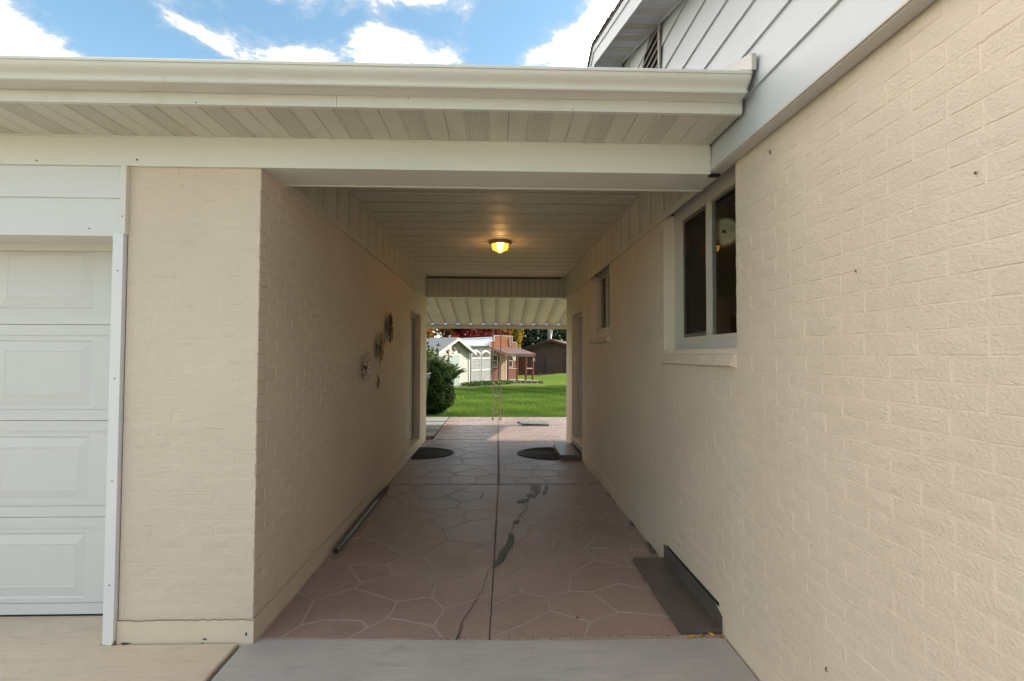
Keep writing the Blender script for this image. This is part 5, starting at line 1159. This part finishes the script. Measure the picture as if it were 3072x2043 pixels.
g = G(); q = H_(-.1, .2, 3.1); g.tube([q, (fp[0]+.12, fp[1]-1, 4.1), (fp[0]+.4, fp[1]-1, 4.5)], .05, 5); g.tube([(fp[0]+.12, fp[1]-1, 4.1), (fp[0]-.2, fp[1]-1, 4.5)], .05, 5); g.tube([(fp[0]-.4, fp[1]-1, 4.5), (fp[0]+.6, fp[1]-1, 4.5)], .05, 5); obj('aerial_mast', g, MT['iron'], bh_)
hz = G(); hz.tube([(3.75+.25*math.cos(k*.5), 42+.1*math.sin(k*.5), gz(42)+.1+.28*abs(math.sin(k*.35))) for k in range(14)], .025, 5); tag(obj('garden_hose', hz, MT['hose'], at=(3.75, 42, gz(42))), 'dark green coiled hose on the grass before the brown house', 'hose')
# ================================================================ trees
def tree(name, label, x, y, h, cw, material, n, leaf_, z0=None, low=.18, seed=0, gap=.0, group=None, conical=False, rmean=.5):
    zb = gz(min(y, 58)) if z0 is None else z0; q = np.random.default_rng(seed); t = thing(name, label, 'tree', (x, y, zb), group)
    tg_ = G(); tg_.tube([(x, y, zb-.1), (x+.1, y, zb+h*.25), (x-.05, y, zb+h*.55), (x, y, zb+h*.9)], h*.028, 8, taper=.25); to = obj('trunk', tg_, MT['bark'], t)
    lb_ = G(); C = []
    for k in range(16 if not conical else 26):
        a = q.uniform(0, 2*math.pi); f = q.uniform(low, .92); 
        R_ = cw*(1-f)*1.25+.2 if conical else cw*math.sqrt(max(.05, 1-((f-.55)/.5)**2))
        e = (x+math.cos(a)*R_*q.uniform(.5, .95), y+math.sin(a)*R_*q.uniform(.5, .95), zb+h*f-(R_*.25 if conical else 0)); s_ = (x, y, zb+h*max(.12, f-.18))
        lb_.tube([s_, ((s_[0]+e[0])/2, (s_[1]+e[1])/2, (s_[2]+e[2])/2+.1), e], h*.008, 5, taper=.4); C.append((e, R_))
    obj('limb', lb_, MT['bark'], to)
    P_ = []; Rn = []; nc = 70 if not conical else 110
    for k in range(nc):
        a = q.uniform(0, 2*math.pi); f = q.uniform(low, 1.0)
        R_ = cw*(1-f)*1.15+.15 if conical else cw*math.sqrt(max(.02, 1-((f-.55)/.52)**2)); rr_ = R_*q.uniform(.35, 1.0)
        c = np.array([x+math.cos(a)*rr_, y+math.sin(a)*rr_, zb+h*f]); m_ = n//nc; sz = cw*q.uniform(.16, .32)
        sc = np.array([sz, sz, sz*(1.3 if conical else .8)]); pts = c+q.normal(size=(m_, 3))*sc*.55
        if conical: pts[:, 2] -= np.abs(q.normal(size=m_))*sz*.6
        P_.append(pts); Rn.append(np.clip(q.normal(rmean, .1)+q.normal(0, .2, m_), 0, 1))
    foliage('crown', np.concatenate(P_), leaf_, material, t, seed=seed+1, rnd=np.concatenate(Rn)); return t
tree('maple_tree', 'red autumn maple behind the white metal roof', -2.6, 50, 8.5, 3.3, MT['redleaf'], 21000, .20, seed=1, low=.16)
tree('maple_tree', 'darker red maple left of the shed roof', -6.6, 47, 8, 2.6, MT['orangeleaf'], 12000, .20, seed=2, low=.15)
tree('maple_tree', 'bright red maple crown just left of the yellow tree', -.9, 56, 8, 2.0, MT['redleaf'], 9000, .22, seed=22, low=.15)
tree('yellow_tree', 'yellow autumn tree above the cabin', .5, 58, 8, 2.2, MT['yelleaf'], 9000, .26, seed=3, low=.2)
tree('conifer_tree', 'dark drooping conifer right of the yellow tree', 3.4, 64, 15, 4.2, MT['conifer'], 24000, .30, seed=4, low=.03, conical=True)
tree('conifer_tree', 'dark conifer behind the brown house roof', 6.2, 70, 16, 4.5, MT['conifer'], 24000, .30, seed=5, low=.03, conical=True)
tree('conifer_tree', 'farther dark conifer between the two others', 5.0, 78, 17, 5.5, MT['conifer'], 20000, .38, seed=15, low=.02, conical=True)
tree('broadleaf_tree', 'olive and gold tree at the right behind the brown house', 9.8, 74, 11, 3.6, MT['oliveleaf'], 16000, .34, seed=6, low=.05)
tree('broadleaf_tree', 'large green tree far right beside the back lawn', 13.5, 28, 9, 4.2, MT['oliveleaf'], 12000, .30, seed=7, low=.22)
tree('broadleaf_tree', 'gold green tree far left beyond the sheds', -13, 52, 9, 3.5, MT['oliveleaf'], 9000, .32, seed=8, low=.1)
hp_ = [];
for k in range(26000):
    x = r.uniform(-60, 60); y = 92+r.normal(0, 2.5); hh = 3.2+1.6*math.sin(x*.35)+1.0*math.sin(x*.9+1); hp_.append((x, y, -1+r.uniform(0, 1)**.7*hh))
foliage('far_hedgerow', hp_, .7, MT['conifer'], kind='stuff', seed=41)
print('objects', len(bpy.data.objects), 'tris', sum(len(o.data.polygons) for o in bpy.data.objects if o.type == 'MESH')*2)
